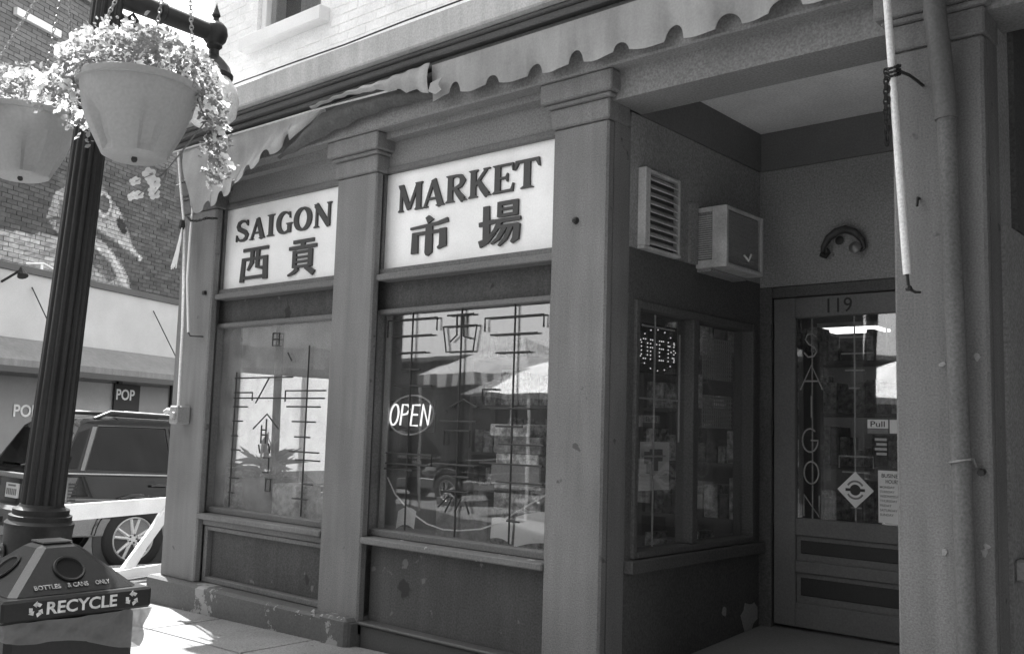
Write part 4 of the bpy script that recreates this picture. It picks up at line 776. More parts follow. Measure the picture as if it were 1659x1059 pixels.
def basket(c, top, label, trails, seed, nbl, nlf, face=(.35, -.55, .55)):
    random.seed(seed); c = Vector(c)
    t = thing('flower_basket', (c.x, c.y, c.z-.3), label, 'flower basket', None)
    m = MB(); m.lathe([(0, -.268), (.09, -.274), (.116, -.262), (.130, -.235), (.156, -.185), (.178, -.138), (.194, -.085), (.206, -.02), (.208, -.012), (.219, -.010), (.221, .012), (.213, .016), (.203, .010), (.19, -.04), (0, -.045)], c, 60, None, dent); m.build('pot', pot_m, t, smooth=True)
    m = MB(); m.tube([c+Vector((.0, 0, -.276)), c+Vector((.02, -.01, -.278))], .011, 8); m.build('drain_hole', ink, t)
    for k in range(3):
        a = k*2.094+.5; chain('chain', [c+Vector((.225*math.cos(a), .225*math.sin(a), .0)), Vector(top)+Vector((0, 0, -.04))], metal_g, t, .011, .0022)
    pts = []
    for k in range(nbl+nlf):
        a = random.uniform(0, 6.283); rr = .275*math.sqrt(random.random())
        hmax = .17*(1-(rr/.36)**2)
        z = hmax*random.uniform(.35, 1.15) + (-.22*(rr-.24) if rr > .24 else 0) + .02
        pts.append((c+Vector((rr*math.cos(a), rr*math.sin(a), z)), a, rr))
    for (a, l, n_, sp_) in trails:
        for k in range(n_):
            s_ = random.random(); rr = .215+.08*math.sin(min(1, s_*1.6)*1.5)+random.gauss(0, sp_*.5)
            pts.append((c+Vector((rr*math.cos(a+random.gauss(0, sp_*3)), rr*math.sin(a+random.gauss(0, sp_*3)), .03-l*s_+random.gauss(0, sp_*.6))), a, rr))
    random.shuffle(pts)
    nb_ = 0; lv = MB()
    for i, (p, a, rr) in enumerate(pts):
        if nb_ < nbl and i % 5 < 3:
            o = bpy.data.objects.new('blossom', blossom); C.objects.link(o); place(o, p+Vector((0, 0, .012)), t); nb_ += 1
            d_ = Vector((math.cos(a)*rr*3, math.sin(a)*rr*3, .75)) + Vector([random.uniform(-.7, .7) for _ in range(3)])
            o.rotation_euler = d_.to_track_quat('Z', 'Y').to_euler(); s_ = random.uniform(.015, .026); o.scale = (s_, s_, s_)
        else:
            for q_ in range(5):
                d_ = Vector([random.gauss(0, 1) for _ in range(3)]); d_.z = abs(d_.z)*.6; d_.normalize(); l = random.uniform(.014, .030); sd_ = d_.cross(Vector([random.gauss(0, 1) for _ in range(3)])).normalized()*l*.30
                p2 = p+Vector([random.gauss(0, .014) for _ in range(3)]); up_l = sd_.cross(d_).normalized()*l*.15
                lv.add([p2, p2+d_*l*.35+sd_, p2+d_*l*.75+sd_*.75, p2+d_*l-up_l, p2+d_*l*.75-sd_*.75, p2+d_*l*.35-sd_, p2+d_*l*.5-up_l*.4], [(0, 1, 6), (1, 2, 6), (2, 3, 6), (3, 4, 6), (4, 5, 6), (5, 0, 6)])
    lv.build('foliage', leaf, t, kind='stuff', fix=False)
    return t
def strand(t, pts, n_):
    m = MB(); m.tube(pts, .003, 5); m.build('stem', leaf, t)
    for k in range(n_):
        sb = Vector(pts[-2]); p = Vector(pts[-1])+Vector((random.uniform(-.05, .05), random.uniform(-.05, .05), random.uniform(-.05, .06))); m = MB(); m.tube([sb, sb+(p-sb)*.5+Vector((.01, .01, .01)), p], .002, 4); m.build('stem', leaf, t); o = bpy.data.objects.new('blossom', blossom); C.objects.link(o); place(o, p, t); s_ = random.uniform(.020, .025); o.scale = (s_,)*3
        o.rotation_euler = Vector((random.uniform(.1, .8), random.uniform(-1, -.2), random.uniform(-.4, .5))).to_track_quat('Z', 'Y').to_euler()
mc = Vector((-3.352, 1.70, 2.662)); lc = Vector((-4.36, 1.70, 2.742))
# trail directions: +Y and right of the pot, as the long swag towards the building
t1 = basket(mc, bk[0], 'flower basket overflowing with white petunias on the building side of the lamp post', [(R(62), .36, 110, .035), (R(38), .16, 50, .04), (R(232), .10, 100, .06), (R(190), .14, 70, .06)], 3, 292, 330)
strand(t1, [mc+Vector((.10, .16, .02)), mc+Vector((.14, .20, -.10)), mc+Vector((.06, .10, -.30)), mc+Vector((.035, .05, -.37))], 7)
t2 = basket(lc, bk[1], 'flower basket with white petunias on the far side of the lamp post', [(R(215), .40, 60, .05), (R(300), .1, 60, .05)], 11, 240, 260)

# ================================================================== RECYCLING BIN
rb = thing('recycling_bin', (-3.45, 1.55, walk(-3.45, 1.55)), 'black recycling bin with pyramid lid and plastic bag beside the lamp post', 'recycling bin')
bx0, bx1, by0, by1 = -3.70, -3.196, 1.30, 1.80; zr0, zr1 = .787, .857; gz = walk(-3.4, 1.5)
m = MB(); ax0, ax1, ay0, ay1, za = -3.505, -3.385, 1.49, 1.61, 1.003; i_ = .035
o_ = [(bx0+i_, by0+i_, zr1+.002), (bx1-i_, by0+i_, zr1+.002), (bx1-i_, by1-i_, zr1+.002), (bx0+i_, by1-i_, zr1+.002)]; t_ = [(ax0, ay0, za), (ax1, ay0, za), (ax1, ay1, za), (ax0, ay1, za)]
m.add(o_+t_, [(0,1,5,4),(1,2,6,5),(2,3,7,6),(3,0,4,7),(4,5,6,7)]); lid = m.build('lid', black_pl, rb, bevel=.018)
# holes: dark recessed rings on each face of the pyramid
for k in range(4):
    a, b = Vector(o_[k]), Vector(o_[(k+1) % 4]); cc = (a+b)/2; tt = (Vector(t_[k])+Vector(t_[(k+1) % 4]))/2; nn = (b-a).cross(tt-cc).normalized(); p = cc+(tt-cc)*.46
    h = MB(); h.lathe([(.046, .001), (.053, .005), (.050, .009), (.044, .008), (.041, .0015)], p, 28, nn, cap=False); h.build('hole_rim', black_pl, lid, smooth=True)
    h = MB(); h.lathe([(0, .0015), (.042, .0022), (.0421, .0012)], p, 28, nn); h.build('hole', mat('hole_black', .004, .9), lid)
B('rim', black_pl, rb, (bx0, bx1, by0, by1, zr0, zr1), bevel=.008)
B('top_plate', mat('worn_plastic', .10, .35, spec=.6), rb, (ax0+.01, ax1-.01, ay0+.01, ay1-.01, za+.001, za+.006))
tx = mat('bin_print', .55, .6, blot=.25, bs=40)
textmesh('lettering', 'RECYCLE', tx, rb, (bx1+.0008, 1.556, zr0+.017), R(90), .040, .235, .0006, .022)
def recyc(yc):
    b = MB()
    for k in range(3):
        a = R(90+120*k); 
        def P_(r_, q_): return (bx1+.0002, yc+r_*math.cos(a+R(q_)), zr0+.036+r_*math.sin(a+R(q_)))
        b.poly([P_(.013, -58), P_(.024, -48), P_(.023, -8), P_(.012, -6)], (.0012, 0, 0))
        b.poly([P_(.027, -4), P_(.007, -4), P_(.019, 34)], (.0014, 0, 0))
    b.build('recycle_mark', tx, rb)
recyc(1.405); recyc(1.727)
fn_ = Vector((.0, 0, 0))
for i, ch in enumerate(['BOTTLES', '& CANS', 'ONLY']):
    o = textmesh('lettering', ch, mat('worn_letters', .35, .6, blot=.6, bs=60), rb, (-3.262, 1.475+.10*i+(0 if i < 2 else -.02), .905), R(90), .018, [.085, .07, .05][i], .0006, .012)
    o.rotation_euler = (0, R(-47), 0); o.location = Vector((-3.231-.154*.10+.0035, 1.46+.10*i+(0 if i < 2 else -.015), .859+.144*.10+.002)) - WL[rb.name]
# bag skirt and body
def skirt(u, v):
    a = u*4; k = int(a) % 4; f = a-int(a); e = .004+.006*math.sin(u*37+v*2)+.005*math.sin(u*91+v*6)+.004*math.sin(u*40-v*9)+.003*math.sin(u*173+v*11)
    cs_ = [(bx0-e, by0-e), (bx1+e, by0-e), (bx1+e, by1+e), (bx0-e, by1+e)]; p = cs_[k]; q_ = cs_[(k+1) % 4]
    sw_ = -.012-.02*math.sin(v*2.2)
    x = p[0]+(q_[0]-p[0])*f; y = p[1]+(q_[1]-p[1])*f; cxm, cym = (bx0+bx1)/2, (by0+by1)/2
    x = x+(cxm-x)*(.02+.10*v); y = y+(cym-y)*(.02+.10*v)
    return (x, y, zr0-.002-v*(.085+.035*math.sin(u*11+2.4)+.012*math.sin(u*29)))
m = MB(); m.grid(skirt, 260, 14); bg_ = m.build('bag', bag_m, rb, smooth=True)
B('body', black_pl, rb, (bx0+.035, bx1-.035, by0+.035, by1-.035, gz+.02, zr0-.001), bevel=.02)
B('foot', black_pl, rb, (bx0+.05, bx1-.05, by0+.05, by1-.05, gz-.004, gz+.019))

# ================================================================== BARRICADE
A_, B_ = Vector((-8.72, 3.95, 0)), Vector((-9.16, 5.35, 0)); dv = (B_-A_).normalized(); nv = Vector((dv.y, -dv.x, 0))
gz2 = walk(-8.9, 4.6)
bt = thing('barricade', (-8.94, 4.65, gz2), 'white wooden barricade board on slanted legs across the side pavement', 'barricade')
m = MB(); a = A_+Vector((0, 0, .50)); b = B_+Vector((0, 0, .50)); m.add([a, b, b+Vector((0, 0, .148)), a+Vector((0, 0, .148)), a-nv*.028, b-nv*.028, b-nv*.028+Vector((0, 0, .148)), a-nv*.028+Vector((0, 0, .148))], [(0,1,2,3),(7,6,5,4),(0,4,5,1),(1,5,6,2),(2,6,7,3),(3,7,4,0)]); m.build('board', wood_w, bt)
def plank(p, q_, w_, th, name='leg'):
    p, q_ = Vector(p), Vector(q_); d_ = (q_-p).normalized(); s_ = d_.cross(nv).normalized()*w_/2; n_ = nv*th
    m = MB(); m.add([p-s_, p+s_, q_+s_, q_-s_, p-s_-n_, p+s_-n_, q_+s_-n_, q_-s_-n_], [(0,1,2,3),(7,6,5,4),(0,4,5,1),(1,5,6,2),(2,6,7,3),(3,7,4,0)]); m.build(name, white_p, bt)
for q0, sgn in ((.95, 1),):
    c0 = A_+(B_-A_)*q0
    plank(c0+Vector((0, 0, .56))+nv*.004, c0-dv*.62*sgn+Vector((0, 0, gz2+.03))+nv*.004, .10, -.03)
    plank(c0+Vector((0, 0, .54))-nv*.032, c0-dv*.10*sgn-nv*.35+Vector((0, 0, gz2+.03)), .10, .03)
plank(A_-dv*.1+nv*.04+Vector((0, 0, gz2+.05)), B_+dv*.1+nv*.04+Vector((0, 0, gz2+.05)), .09, -.035, 'foot')

# ================================================================== SUV
zc = road(-11.43, 6.95)
MS = Matrix.Translation((-11.43, 6.97, zc)) @ Matrix.Rotation(-.044, 4, 'X')
sv = thing('suv', (-11.43, 6.97, zc), 'dark four wheel drive car with roof rack parked beyond the barricade', 'car')
def MSB(): return MB(MS)
# body: lofted sections; local x right (towards the shop), y forward, z up
prof_lo = [(-2.32, .50, .96), (-2.36, .62, 1.02), (-2.2, .42, 1.06), (-1.4, .42, 1.08), (0, .40, 1.06), (1.2, .42, 1.04), (1.5, .45, 1.02), (2.1, .48, .98), (2.3, .55, .86)]
b = MSB(); secs = []
for (y, zl, zb) in [(-2.34, .52, 1.0), (-2.30, .46, 1.05), (-2.0, .42, 1.07), (-1.0, .42, 1.07), (.2, .42, 1.06), (1.0, .42, 1.05), (1.3, .44, 1.04), (2.0, .46, 1.0), (2.28, .52, .90), (2.34, .58, .80)]:
    wv = .93 if -2.25 < y < 2.1 else (.90 if y > -2.32 else .84)
    if y > 2.2: wv = .78
    secs.append([(wv*.88, y, zl), (wv*.965, y, zl+.10), (wv*1.005, y, zl+(zb-zl)*.42), (wv*.99, y, zl+(zb-zl)*.72), (wv*.945, y, zb)])
n5 = 5; vs_ = []; 
for s_ in secs: vs_ += s_+[(-x, y, z) for x, y, z in reversed(s_)]
fs = []
for i in range(len(secs)-1):
    for k in range(10): fs.append((i*10+k, i*10+(k+1) % 10, (i+1)*10+(k+1) % 10, (i+1)*10+k))
fs += [tuple(range(9, -1, -1)), tuple((len(secs)-1)*10+k for k in range(10))]
b.add(vs_, fs); body = b.build('body', car_p, sv, smooth=True)
# cabin: belt to roof
def gh(y, z):     # half width of the greenhouse at height z
    return .885-.20*(z-1.05)/.60
cab = [(-2.31, 1.05), (-2.26, 1.10), (-2.02, 1.58), (-1.92, 1.655), (-1.5, 1.70), (-.4, 1.715), (.25, 1.69), (.45, 1.64), (1.16, 1.06)]
b = MSB(); n9 = len(cab); R_ = [(gh(y, z), y, z) for y, z in cab]; Rin = [(gh(y, z)-(.10 if 3 <= i <= 7 else .04), y, z+(.03 if 3 <= i <= 7 else 0)) for i, (y, z) in enumerate(cab)]
vs_ = R_+Rin+[(-x, y, z) for x, y, z in Rin]+[(-x, y, z) for x, y, z in R_]
fs = [tuple(range(n9)), tuple(range(4*n9-1, 3*n9-1, -1))]
for i in range(n9-1):
    for k in range(3): fs.append((k*n9+i, k*n9+i+1, (k+1)*n9+i+1, (k+1)*n9+i))
b.add(vs_, fs); b.build('cabin', car_p, sv, smooth=True)
def sidepanel(name, pts, m_, out=.006, th=.01, parent=sv, side=1):
    b = MSB(); b.poly([(side*(gh(y, z)+out), y, z) for y, z in pts], (-side*th, 0, 0)); return b.build(name, m_, parent)
glassd = mat('tinted_glass', .004, .03, grain=.0, blot=.0, spec=.6)
for side in (1, -1):
    sidepanel('quarter_window', [(-2.21, 1.13), (-2.02, 1.53), (-1.89, 1.58), (-2.05, 1.13)], glassd, side=side)
    sidepanel('rear_window', [(-1.96, 1.13), (-1.79, 1.595), (-.99, 1.62), (-.93, 1.12)], glassd, side=side)
    sidepanel('front_window', [(-.78, 1.12), (-.83, 1.62), (.10, 1.60), (.75, 1.11)], glassd, side=side)
    sidepanel('window_trim', [(-2.02, 1.11), (-1.86, 1.60), (-1.81, 1.60), (-1.975, 1.11)], chrome if side == 2 else car_clad, .010, .008, side=side)
    b = MSB(); b.tube([(side*.935, -.70, .62), (side*.945, -.84, .8), (side*.90, -.86, 1.06), (side*(gh(0, 1.6)+.004), -.91, 1.64)], .006, 5); b.build('door_seam', ink, sv)
    b = MSB(); b.tube([(side*.935, -1.20, .97), (side*.952, -1.16, .975), (side*.952, -1.03, .975), (side*.935, -.99, .97)], .016, 8); b.build('door_handle', car_p, sv, smooth=True)
    b = MSB(); b.tube([(side*.60, -1.80, 1.69), (side*.60, -1.62, 1.775), (side*.60, -.2, 1.785), (side*.60, .10, 1.70)], [.02, .024, .024, .018], 8); b.build('roof_rail', metal_d, sv, smooth=True)
    b = MSB(); b.tube([(side*.60, -1.55, 1.765), (side*.60, -1.45, 1.79), (side*.60, -.4, 1.80), (side*.60, -.3, 1.77)], .012, 8); b.build('rail_top', chrome, sv, smooth=True)
    sidepanel('tail_light_slot', [(-2.22, 1.12), (-2.15, 1.26), (-2.10, 1.26), (-2.17, 1.12)], glassd, side=side)
    b = MSB(); b.poly([(side*.925, -2.30, .72), (side*.925, -2.30, 1.02), (side*.945, -2.08, 1.04), (side*.945, -2.16, .74)], (side*.012, 0, 0)); tl = b.build('tail_light', mat('tail_lens', .10, .15, spec=.7), sv)
    b = MSB(); [b.box(min(side*.957, side*.962), max(side*.957, side*.962), -2.17, -2.10+.02, .78+.035*k, .80+.035*k) for k in range(6)]; b.build('lens_rib', metal_d, tl)
    b = MSB(); b.box(*(sorted((side*.93, side*.962))), -2.28, 2.25, .40, .60); b.build('cladding', car_clad, sv, bevel=.03)
for k in (-1.5, -.35):
    b = MSB(); b.tube([(-.60, k, 1.775), (.60, k, 1.775)], .016, 8); b.build('roof_bar', metal_d, sv)
for side in (1, -1):
    b = MSB(); b.tube([(side*.938, -2.2, .80), (side*.945, -1.2, .79), (side*.945, 1.0, .78), (side*.94, 2.0, .76)], .022, 6, flat=.5); b.build('side_moulding', car_clad, sv, smooth=True)
    b = MSB(); b.tube([(side*.892, -2.2, 1.075), (side*.895, -1.0, 1.085), (side*.895, .9, 1.07)], .010, 6); b.build('belt_trim', chrome, sv, smooth=True)
    b = MSB(); b.tube([(side*(gh(0, z)+.006), y, z) for y, z in [(-1.97, 1.11), (-1.80, 1.61), (-.97, 1.635), (-.91, 1.10)]], .008, 6); b.build('window_seal', metal_d, sv)
# rear: glass, plate, bumper, wiper
b = MSB(); b.poly([(-.70, -2.262, 1.14), (.70, -2.262, 1.14), (.60, -2.055, 1.55), (-.60, -2.055, 1.55)], (0, -.012, .006)); b.build('rear_glass', glassd, sv)
b = MSB(); b.box(-.88, .88, -2.46, -2.28, .45, .68); b.build('bumper', car_clad, sv, bevel=.04)
b = MSB(); b.box(-.80, .80, -2.372, -2.33, .98, 1.04); b.build('tailgate_trim', chrome, sv, bevel=.01)
b = MSB(); b.box(-.16, .16, -2.364, -2.345, .76, .92); pt_ = b.build('plate', paper, sv)
b = MSB()
for k in range(6): b.box(-.13+.046*k, -.10+.046*k, -2.3662, -2.3645, .79, .86)
b.box(-.10, .10, -2.3662, -2.3645, .885, .905); b.build('plate_print', midink, pt_)
b = MSB(); b.box(-.1, .1, -2.53, -2.44, .50, .56); b.build('tow_hitch', metal_d, sv)
b = MSB(); b.tube([(0, -2.29, 1.12), (.25, -2.27, 1.16), (.55, -2.25, 1.15)], .012, 6); b.build('wiper', metal_d, sv)
# wheels
def wheel(yw, side):
    t = MSB(); cx0 = side*.80; ax = (side, 0, 0); c = (cx0, yw, .372)
    a = MSB(); a.lathe([(.46, .128), (.46, .150), (.44, .152)], c, 40, ax); a.build('wheel_arch', ink, sv); fl_ = MSB(); fl_.tube([(side*.955, yw+.475*math.cos(q_), max(.42, .372+.475*math.sin(q_))) for q_ in [R(-5+i*10) for i in range(20)]], .028, 8); fl_.build('fender_flare', car_p, sv, smooth=True)
    t.lathe([(.25, 0), (.33, 0), (.362, .03), (.372, .07), (.372, .13), (.36, .165), (.33, .185), (.26, .185), (.245, .17), (.24, .10)], c, 40, ax, cap=False); w_ = t.build('wheel', tyre_m, sv, smooth=True)
    r_ = MSB(); r_.lathe([(.248, .17), (.236, .182), (.228, .172), (.222, .09)], c, 40, ax, cap=False); r_.lathe([(0, .165), (.05, .165), (.066, .150), (.066, .10)], c, 24, ax)
    for k in range(5):
        for d_ in (-.16, .16):
            q_ = k*2*math.pi/5+.3; p0 = Vector(c)+Vector((side*.155, .06*math.cos(q_+d_), .06*math.sin(q_+d_))); p1 = Vector(c)+Vector((side*.163, .228*math.cos(q_+d_*1.35), .228*math.sin(q_+d_*1.35))); r_.tube([p0, p1], [.020, .017], 6)
    r_.build('rim', mat('alloy', .62, .35, metal=.4), w_, smooth=True)
    d2 = MSB(); d2.lathe([(0, .08), (.222, .08), (.222, .075)], c, 32, ax); d2.build('brake_disc', ink, w_)
    n_ = MSB()
    for k in range(5): q_ = k*2*math.pi/5; n_.lathe([(.011, .166), (.011, .172), (0, .173)], (c[0], c[1]+.042*math.cos(q_), c[2]+.042*math.sin(q_)), 8, ax)
    n_.build('wheel_nut', ink, w_)
for side in (1, -1):
    for yw in (-1.37, 1.38): wheel(yw, side)

# ================================================================== MURAL BUILDING ACROSS THE SIDE STREET
PHI = math.atan2(.913, -.407)
nW = Vector((.913, .407, 0)); uW = Vector((-.407, .913, 0)); O = nW*-12.007
MM = Matrix(((uW.x, -nW.x, 0, O.x), (uW.y, -nW.y, 0, O.y), (0, 0, 1, 0), (0, 0, 0, 1)))   # local (u, depth, z)
gm = road(-16, 7)
mb_ = thing('mural_building', MM @ Vector((14.5, 2, gm)), 'brick building with a furry animal mural above a white wall band and grey canopy', 'building')
U0, U1, ZT = 4.0, 23.0, 8.62
B('wall', mat('far_mortar', .10, .95), mb_, (U0, U1, .012, .4, 3.72, ZT), (U0, U0+.4, .4, 9, -.8, ZT), (U1-.4, U1, .4, 9, -.8, ZT), M=MM)
B('roof', mat('far_roof', .2, .9), mb_, (U0-.05, U1+.05, -.08, 9, ZT+.001, ZT+.16), M=MM)
# bricks with the mural painted over them
def inpoly(x, y, P):
    c_ = False; j = len(P)-1
    for i in range(len(P)):
        if ((P[i][1] > y) != (P[j][1] > y)) and x < (P[j][0]-P[i][0])*(y-P[i][1])/(P[j][1]-P[i][1])+P[i][0]: c_ = not c_
        j = i
    return c_
HEAD = [(12.9,5.15),(13.3,5.45),(13.75,5.62),(14.05,5.5),(14.35,5.3),(14.6,5.08),(14.78,4.85),(14.9,4.62),(15.15,4.47),(15.1,4.38),(14.9,4.42),(14.65,4.52),(14.35,4.60),(14.0,4.70),(13.6,4.72),(13.2,4.80),(12.75,4.70)]
BODY = [(12.5,4.35),(13.1,4.62),(13.7,4.66),(14.2,4.52),(14.6,4.28),(14.88,4.0),(14.97,3.75),(11,3.75),(9.5,3.75),(9.5,4.2),(11.8,4.30)]
SHAD = [(13.5,4.42),(13.95,4.40),(14.35,4.22),(14.55,3.95),(14.35,3.85),(14.0,4.05),(13.5,4.15)]
def hsh(a, b): return (math.sin(a*127.1+b*311.7)*43758.5453) % 1.0
def vn(x, y):
    i, j = math.floor(x), math.floor(y); fx, fy = x-i, y-j; fx = fx*fx*(3-2*fx); fy = fy*fy*(3-2*fy)
    return (hsh(i, j)*(1-fx)+hsh(i+1, j)*fx)*(1-fy)+(hsh(i, j+1)*(1-fx)+hsh(i+1, j+1)*fx)*fy
def furn(u_, z_, ang):      # brush strokes along a direction
    c_, s_ = math.cos(ang), math.sin(ang); a, b = u_*c_+z_*s_, -u_*s_+z_*c_
    return clamp(.5+1.5*(.6*vn(a*4, b*30)+.4*vn(a*8+7, b*55)-.5), 0, 1)
def mural(u_, z_):
    v = .10+.03*(vn(u_*2, z_*9)-.5)+.05*(vn(u_*5, z_*30)-.5)
    if u_ < 12.95 and 4.25 < z_ < 5.5: v = .065+.03*vn(u_*4, z_*20)
    if inpoly(u_, z_, BODY):
        f = furn(u_, z_, .25 if u_ < 13.3 else -.75); v = .20+.30*f
        if u_ > 13.9 and not inpoly(u_+.22, z_+.16, BODY): v = .22+.45*f
        if inpoly(u_, z_, SHAD): v = .08+.10*f
        if 12.5 < u_ < 13.5 and z_ > 4.42: v = .05+.08*f*f
    if inpoly(u_, z_, HEAD):
        f = furn(u_, z_, -.7); v = .20+.26*f
        if not inpoly(u_+.16, z_+.14, HEAD): v = .24+.36*f
        lowr = z_ - (4.98-.30*(u_-13.3))
        if lowr < 0 and u_ > 13.0: v = .085+.13*f
        if -.02 < lowr < .13 and 13.6 < u_ < 14.7: v = .24+.34*f
        d_ = math.hypot((u_-14.08)/.17, (z_-5.22)/.20)
        if d_ < .85: v = .07+.05*f
        elif d_ < 1.12: v = .5
        elif d_ < 1.5: v *= .6
        d_ = math.hypot((u_-14.58-.5*(4.93-z_))/.13, (z_-4.93)/.14)
        if d_ < 1: v = .03
        elif d_ < 1.35: v = .36
    if inpoly(u_, z_, [(12.75,4.72),(13.4,4.55),(13.75,4.40),(13.6,4.34),(13.0,4.50)]): v = .14+.4*furn(u_, z_, -.5)**2
    if math.hypot(u_-15.14, (z_-4.44)) < .055: v = .6
    if z_ > 6.3: v = .15+.02*vn(u_*3, z_*3)
    return max(.025, v)
bbm = bpy.data.materials.new('mural_brick'); bbm.use_nodes = True; _n = bbm.node_tree; _p = _n.nodes['Principled BSDF']; _p.inputs['Roughness'].default_value = .9
_a = _n.nodes.new('ShaderNodeVertexColor'); _a.layer_name = 'mural'; _n.links.new(_a.outputs[0], _p.inputs['Base Color'])
vv = []; ff = []; cols = []; random.seed(5)
z = 3.76; row = 0
while z < ZT-.08:
    u_ = 9.0+(.108 if row % 2 else 0)
    while u_ < 19.5:
        tone = random.uniform(.78, 1.18); d_ = random.uniform(-.006, .004); o0 = len(vv)
        fine = 10.5 < u_ < 15.6 and z < 6.0; nc, nr = (6, 2) if fine else (2, 1); w_ = nc+1
        for b in range(nr+1):
            for a in range(nc+1):
                uu, zz = u_+.205*a/nc, z+.066*b/nr; vv.append(MM @ Vector((uu, d_, zz))); cols.append(mural(uu, zz)*tone*(random.uniform(.82, 1.18) if fine else 1))
        ff += [(o0+b*w_+a, o0+b*w_+a+1, o0+(b+1)*w_+a+1, o0+(b+1)*w_+a) for b in range(nr) for a in range(nc)]
        k0 = len(vv)
        for (a, b) in ((0, 0), (.205, 0), (.205, .066), (0, .066)):
            vv.append(MM @ Vector((u_+a, .013, z+b))); cols.append(mural(u_+a, z+b)*tone)
        c0, c1, c2, c3 = o0, o0+nc, o0+nr*w_+nc, o0+nr*w_
        ff += [(k0, k0+1, c1, c0), (k0+1, k0+2, c2, c1), (k0+2, k0+3, c3, c2), (k0+3, k0, c0, c3)]
        u_ += .216
    z += .0755; row += 1
me = bpy.data.meshes.new('brickwork'); o0 = MM @ Vector((14.5, 0, 3.76)); me.from_pydata([p-o0 for p in vv], [], ff)
ca = me.color_attributes.new('mural', 'FLOAT_COLOR', 'POINT')
for i, v in enumerate(cols): ca.data[i].color = (v, v, v, 1)
me.materials.append(bbm); ob = bpy.data.objects.new('brickwork', me); C.objects.link(ob); place(ob, o0, mb_); ob['kind'] = 'stuff'; ob['label'] = 'brickwork painted with a mural of a furry animal head and body'
wb = mat('white_band', .5, .8, grain=.08, blot=.07)
B('band_coping', mat('coping', .10, .7), mb_, (U0, U1, -.30, .3, 3.655, 3.758), M=MM)
B('white_band', wb, mb_, (U0, U1, -.25, .3, 2.60, 3.653), M=MM)
cp = MB(MM); cp.poly([(U0, -.255, 2.58), (U0, -.27, 2.62), (U0, -1.0, 2.24), (U0, -1.0, 2.10), (U0, -.25, 2.10)], (U1-U0, 0, 0)); cn_ = cp.build('canopy', mat('canopy_metal', .2, .6, streak=True), mb_)
B('canopy_edge', mat('canopy_edge', .07, .6), cn_, (U0, U1, -1.02, -.96, 2.05, 2.14), M=MM)
for i, u_ in enumerate((12.3, 15.3)):
    r_ = MB(MM); r_.tube([(u_, -.26, 3.45), (u_+.10, -.93, 2.32)], .010, 6); r_.build('stay_rod', metal_d, cn_)
for i, u_ in enumerate((11.7,)):
    r_ = MB(MM); r_.tube([(u_, -.25, 3.45), (u_, -.6, 3.62)], .02, 8); r_.lathe([(.02, 0), (.07, .12), (.08, .16)], (u_, -.6, 3.66), 12, (-.2, -.5, -1)); r_.build('flood_lamp', metal_d, mb_)
r_ = MB(MM); r_.tube([(12.1, -.28, 3.80), (12.45, -.30, 3.86), (12.75, -.28, 3.80)], .018, 6); r_.box(12.40, 12.46, -.3, -.25, 3.76, 3.84); r_.build('pipe_clip', white_p, mb_)
# shop front under the canopy
shopf = mat('far_shopfront', .22, .8); fg = mat('far_glass', .26, .3, grain=.1, spec=.5)
B('shopfront', shopf, mb_, (U0, U1, .0, .4, -.8, 2.598), M=MM)
for k in range(9):
    u_ = 8.6+k*1.55; pn = B('shop_window', fg if k % 2 == 0 else mat('far_panel', .42, .6), mb_, (u_+.06, u_+1.42, -.03, .0, .2, 2.04), M=MM)
    B('post', mat('far_post', .06, .7), pn, (u_-.05, u_+.05, -.05, .0, -.3, 2.09), M=MM)
pn = B('window_sign', mat('pop_panel', .015, .5), mb_, (14.62, 15.32, -.075, -.06, 1.55, 2.04), M=MM)
textmesh('lettering', 'POP', sign_w, pn, MM @ Vector((14.92, -.078, 1.755)), PHI, .20, .50, .002, .02)
textmesh('lettering', 'POP', sign_w, mb_, MM @ Vector((12.62, -.04, 1.40)), PHI, .20, .52, .002, .02)
for k, u_ in enumerate((8.3, 10.0, 11.7)): B('upper_window_sill', white_p, mb_, (u_, u_+.95, -.10, -.02, 7.72, 7.84), M=MM)

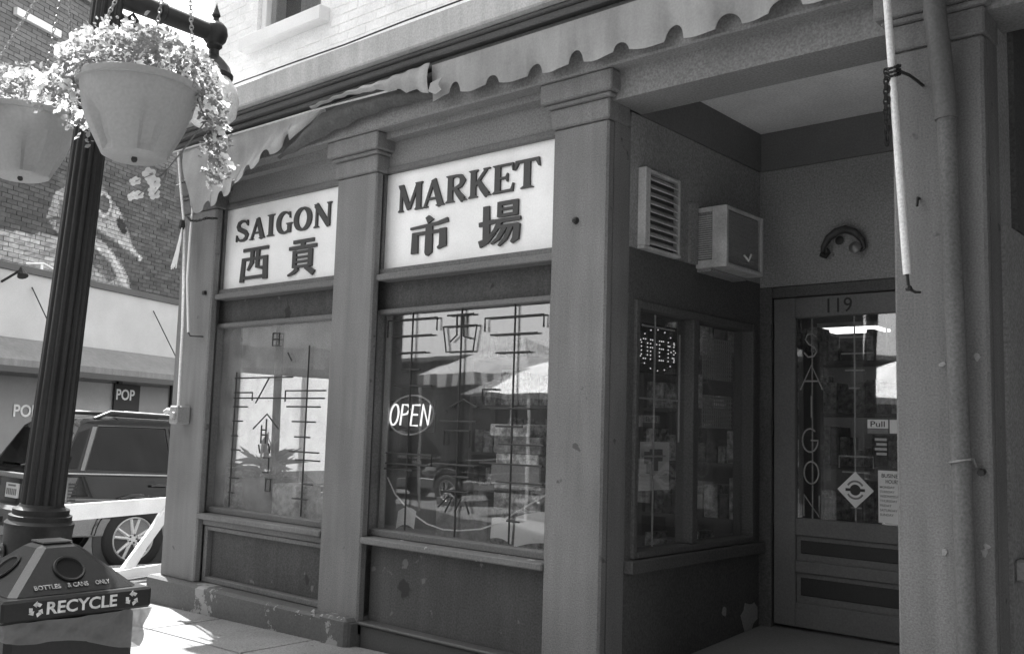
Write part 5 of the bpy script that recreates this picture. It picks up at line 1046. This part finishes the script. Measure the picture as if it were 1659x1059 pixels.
# ================================================================== MARKET SIDE OF THE STREET (behind the viewer, seen in the glass)
mh = thing('market_hall', (-14, -12, 0), 'long low dark market hall across the street, mirrored in the shop glass', 'building')
B('wall', mat('hall_wall', .07, .8), mh, (-44, -1.6, -17, -11, -.4, 3.35)); B('roof', mat('hall_roof', .12, .8), mh, (-44.3, -1.55, -17.3, -10.6, 3.351, 3.47))
for k in range(11):
    B('opening', mat('hall_glass', .03, .2), mh, (-43+k*3.75, -40.4+k*3.75, -10.99, -10.95, .5, 2.5))
def tent(x, y, label):
    z0 = road(x, y); t = thing('market_tent', (x, y, z0), label, 'tent')
    for a in (-1, 1):
        for b in (-1, 1): m = MB(); m.tube([(x+a*1.45, y+b*1.45, z0), (x+a*1.45, y+b*1.45, 2.45)], .03, 8); m.build('leg', white_p, t)
    m = MB(); q_ = [(x-1.5, y-1.5, 2.5), (x+1.5, y-1.5, 2.5), (x+1.5, y+1.5, 2.5), (x-1.5, y+1.5, 2.5)]; m.add(q_+[(x, y, 3.4)], [(0,1,4),(1,2,4),(2,3,4),(3,0,4),(3,2,1,0)]); m.build('canopy', canvas, t)
    for k in range(16):
        B('valance_stripe', white_p if k % 2 else midink, t, (x-1.5+k*.1875, x-1.5+(k+1)*.1875-.001, y+1.5, y+1.506, 2.26, 2.498))
tent(-13.0, -6.4, 'pale market tent with striped valance mirrored in the MARKET window')
def parasol(x, y, label, zt=2.45, ze=1.95, rr=1.35):
    z0 = road(x, y); t = thing('market_parasol', (x, y, z0), label, 'parasol'); m = MB(); m.tube([(x, y, z0), (x, y, zt)], .022, 8); m.build('pole', white_p, t)
    m = MB(); m.lathe([(rr, ze), (rr*.5, (ze+zt)/2+.06), (.01, zt+.02), (.01, zt), (rr*.5, (ze+zt)/2+.04), (rr-.01, ze-.01)], (x, y, 0), 8); m.build('canopy', sheet('parasol_cloth', .8, .3), t)
    m = MB(); m.lathe([(.25, 0), (.25, .05), (.04, .08)], (x, y, z0), 16); m.build('base', metal_d, t)
parasol(-9.2, -2.6, 'white market parasol mirrored in the MARKET window')
parasol(-5.2, -2.9, 'white market parasol mirrored in the door glass', 2.7, 2.05, 1.5)

tbk = thing('shade_block', (14, -16, 0), 'unseen tall plain block added beside the market hall to cut sky light', 'building')  # added, never in view: blocks sky to darken the right of the front
B('wall', mat('block_wall', .10, .85, bump=.3, bumps=12), tbk, (-1.5, 34, -26, -12.5, -.4, 15)); B('roof', mat('block_roof', .15, .9), tbk, (-1.8, 34.3, -26.3, -12.2, 15.001, 15.3))
for r_ in range(4):
    for k in range(9): w_ = B('window', mat('block_glass', .03, .15), tbk, (.4+k*3.6, 2.0+k*3.6, -12.499, -12.44, 2.2+r_*3.2, 4.1+r_*3.2))

def copy_tree(o, parent=None):
    c = o.copy(); C.objects.link(c)
    if parent: c.parent = parent
    for ch in list(o.children): copy_tree(ch, c)
    return c
for (x, y, a, lb) in ((-14.6, -8.3, 88, 'dark car parked in front of the market hall behind the striped tent'), (-20.4, -8.4, 91, 'dark car parked in front of the market hall away from the striped tent')):
    c = copy_tree(sv); c.location = (x, y, road(x, y)); c.rotation_euler = (0, 0, R(a)); c['label'] = lb
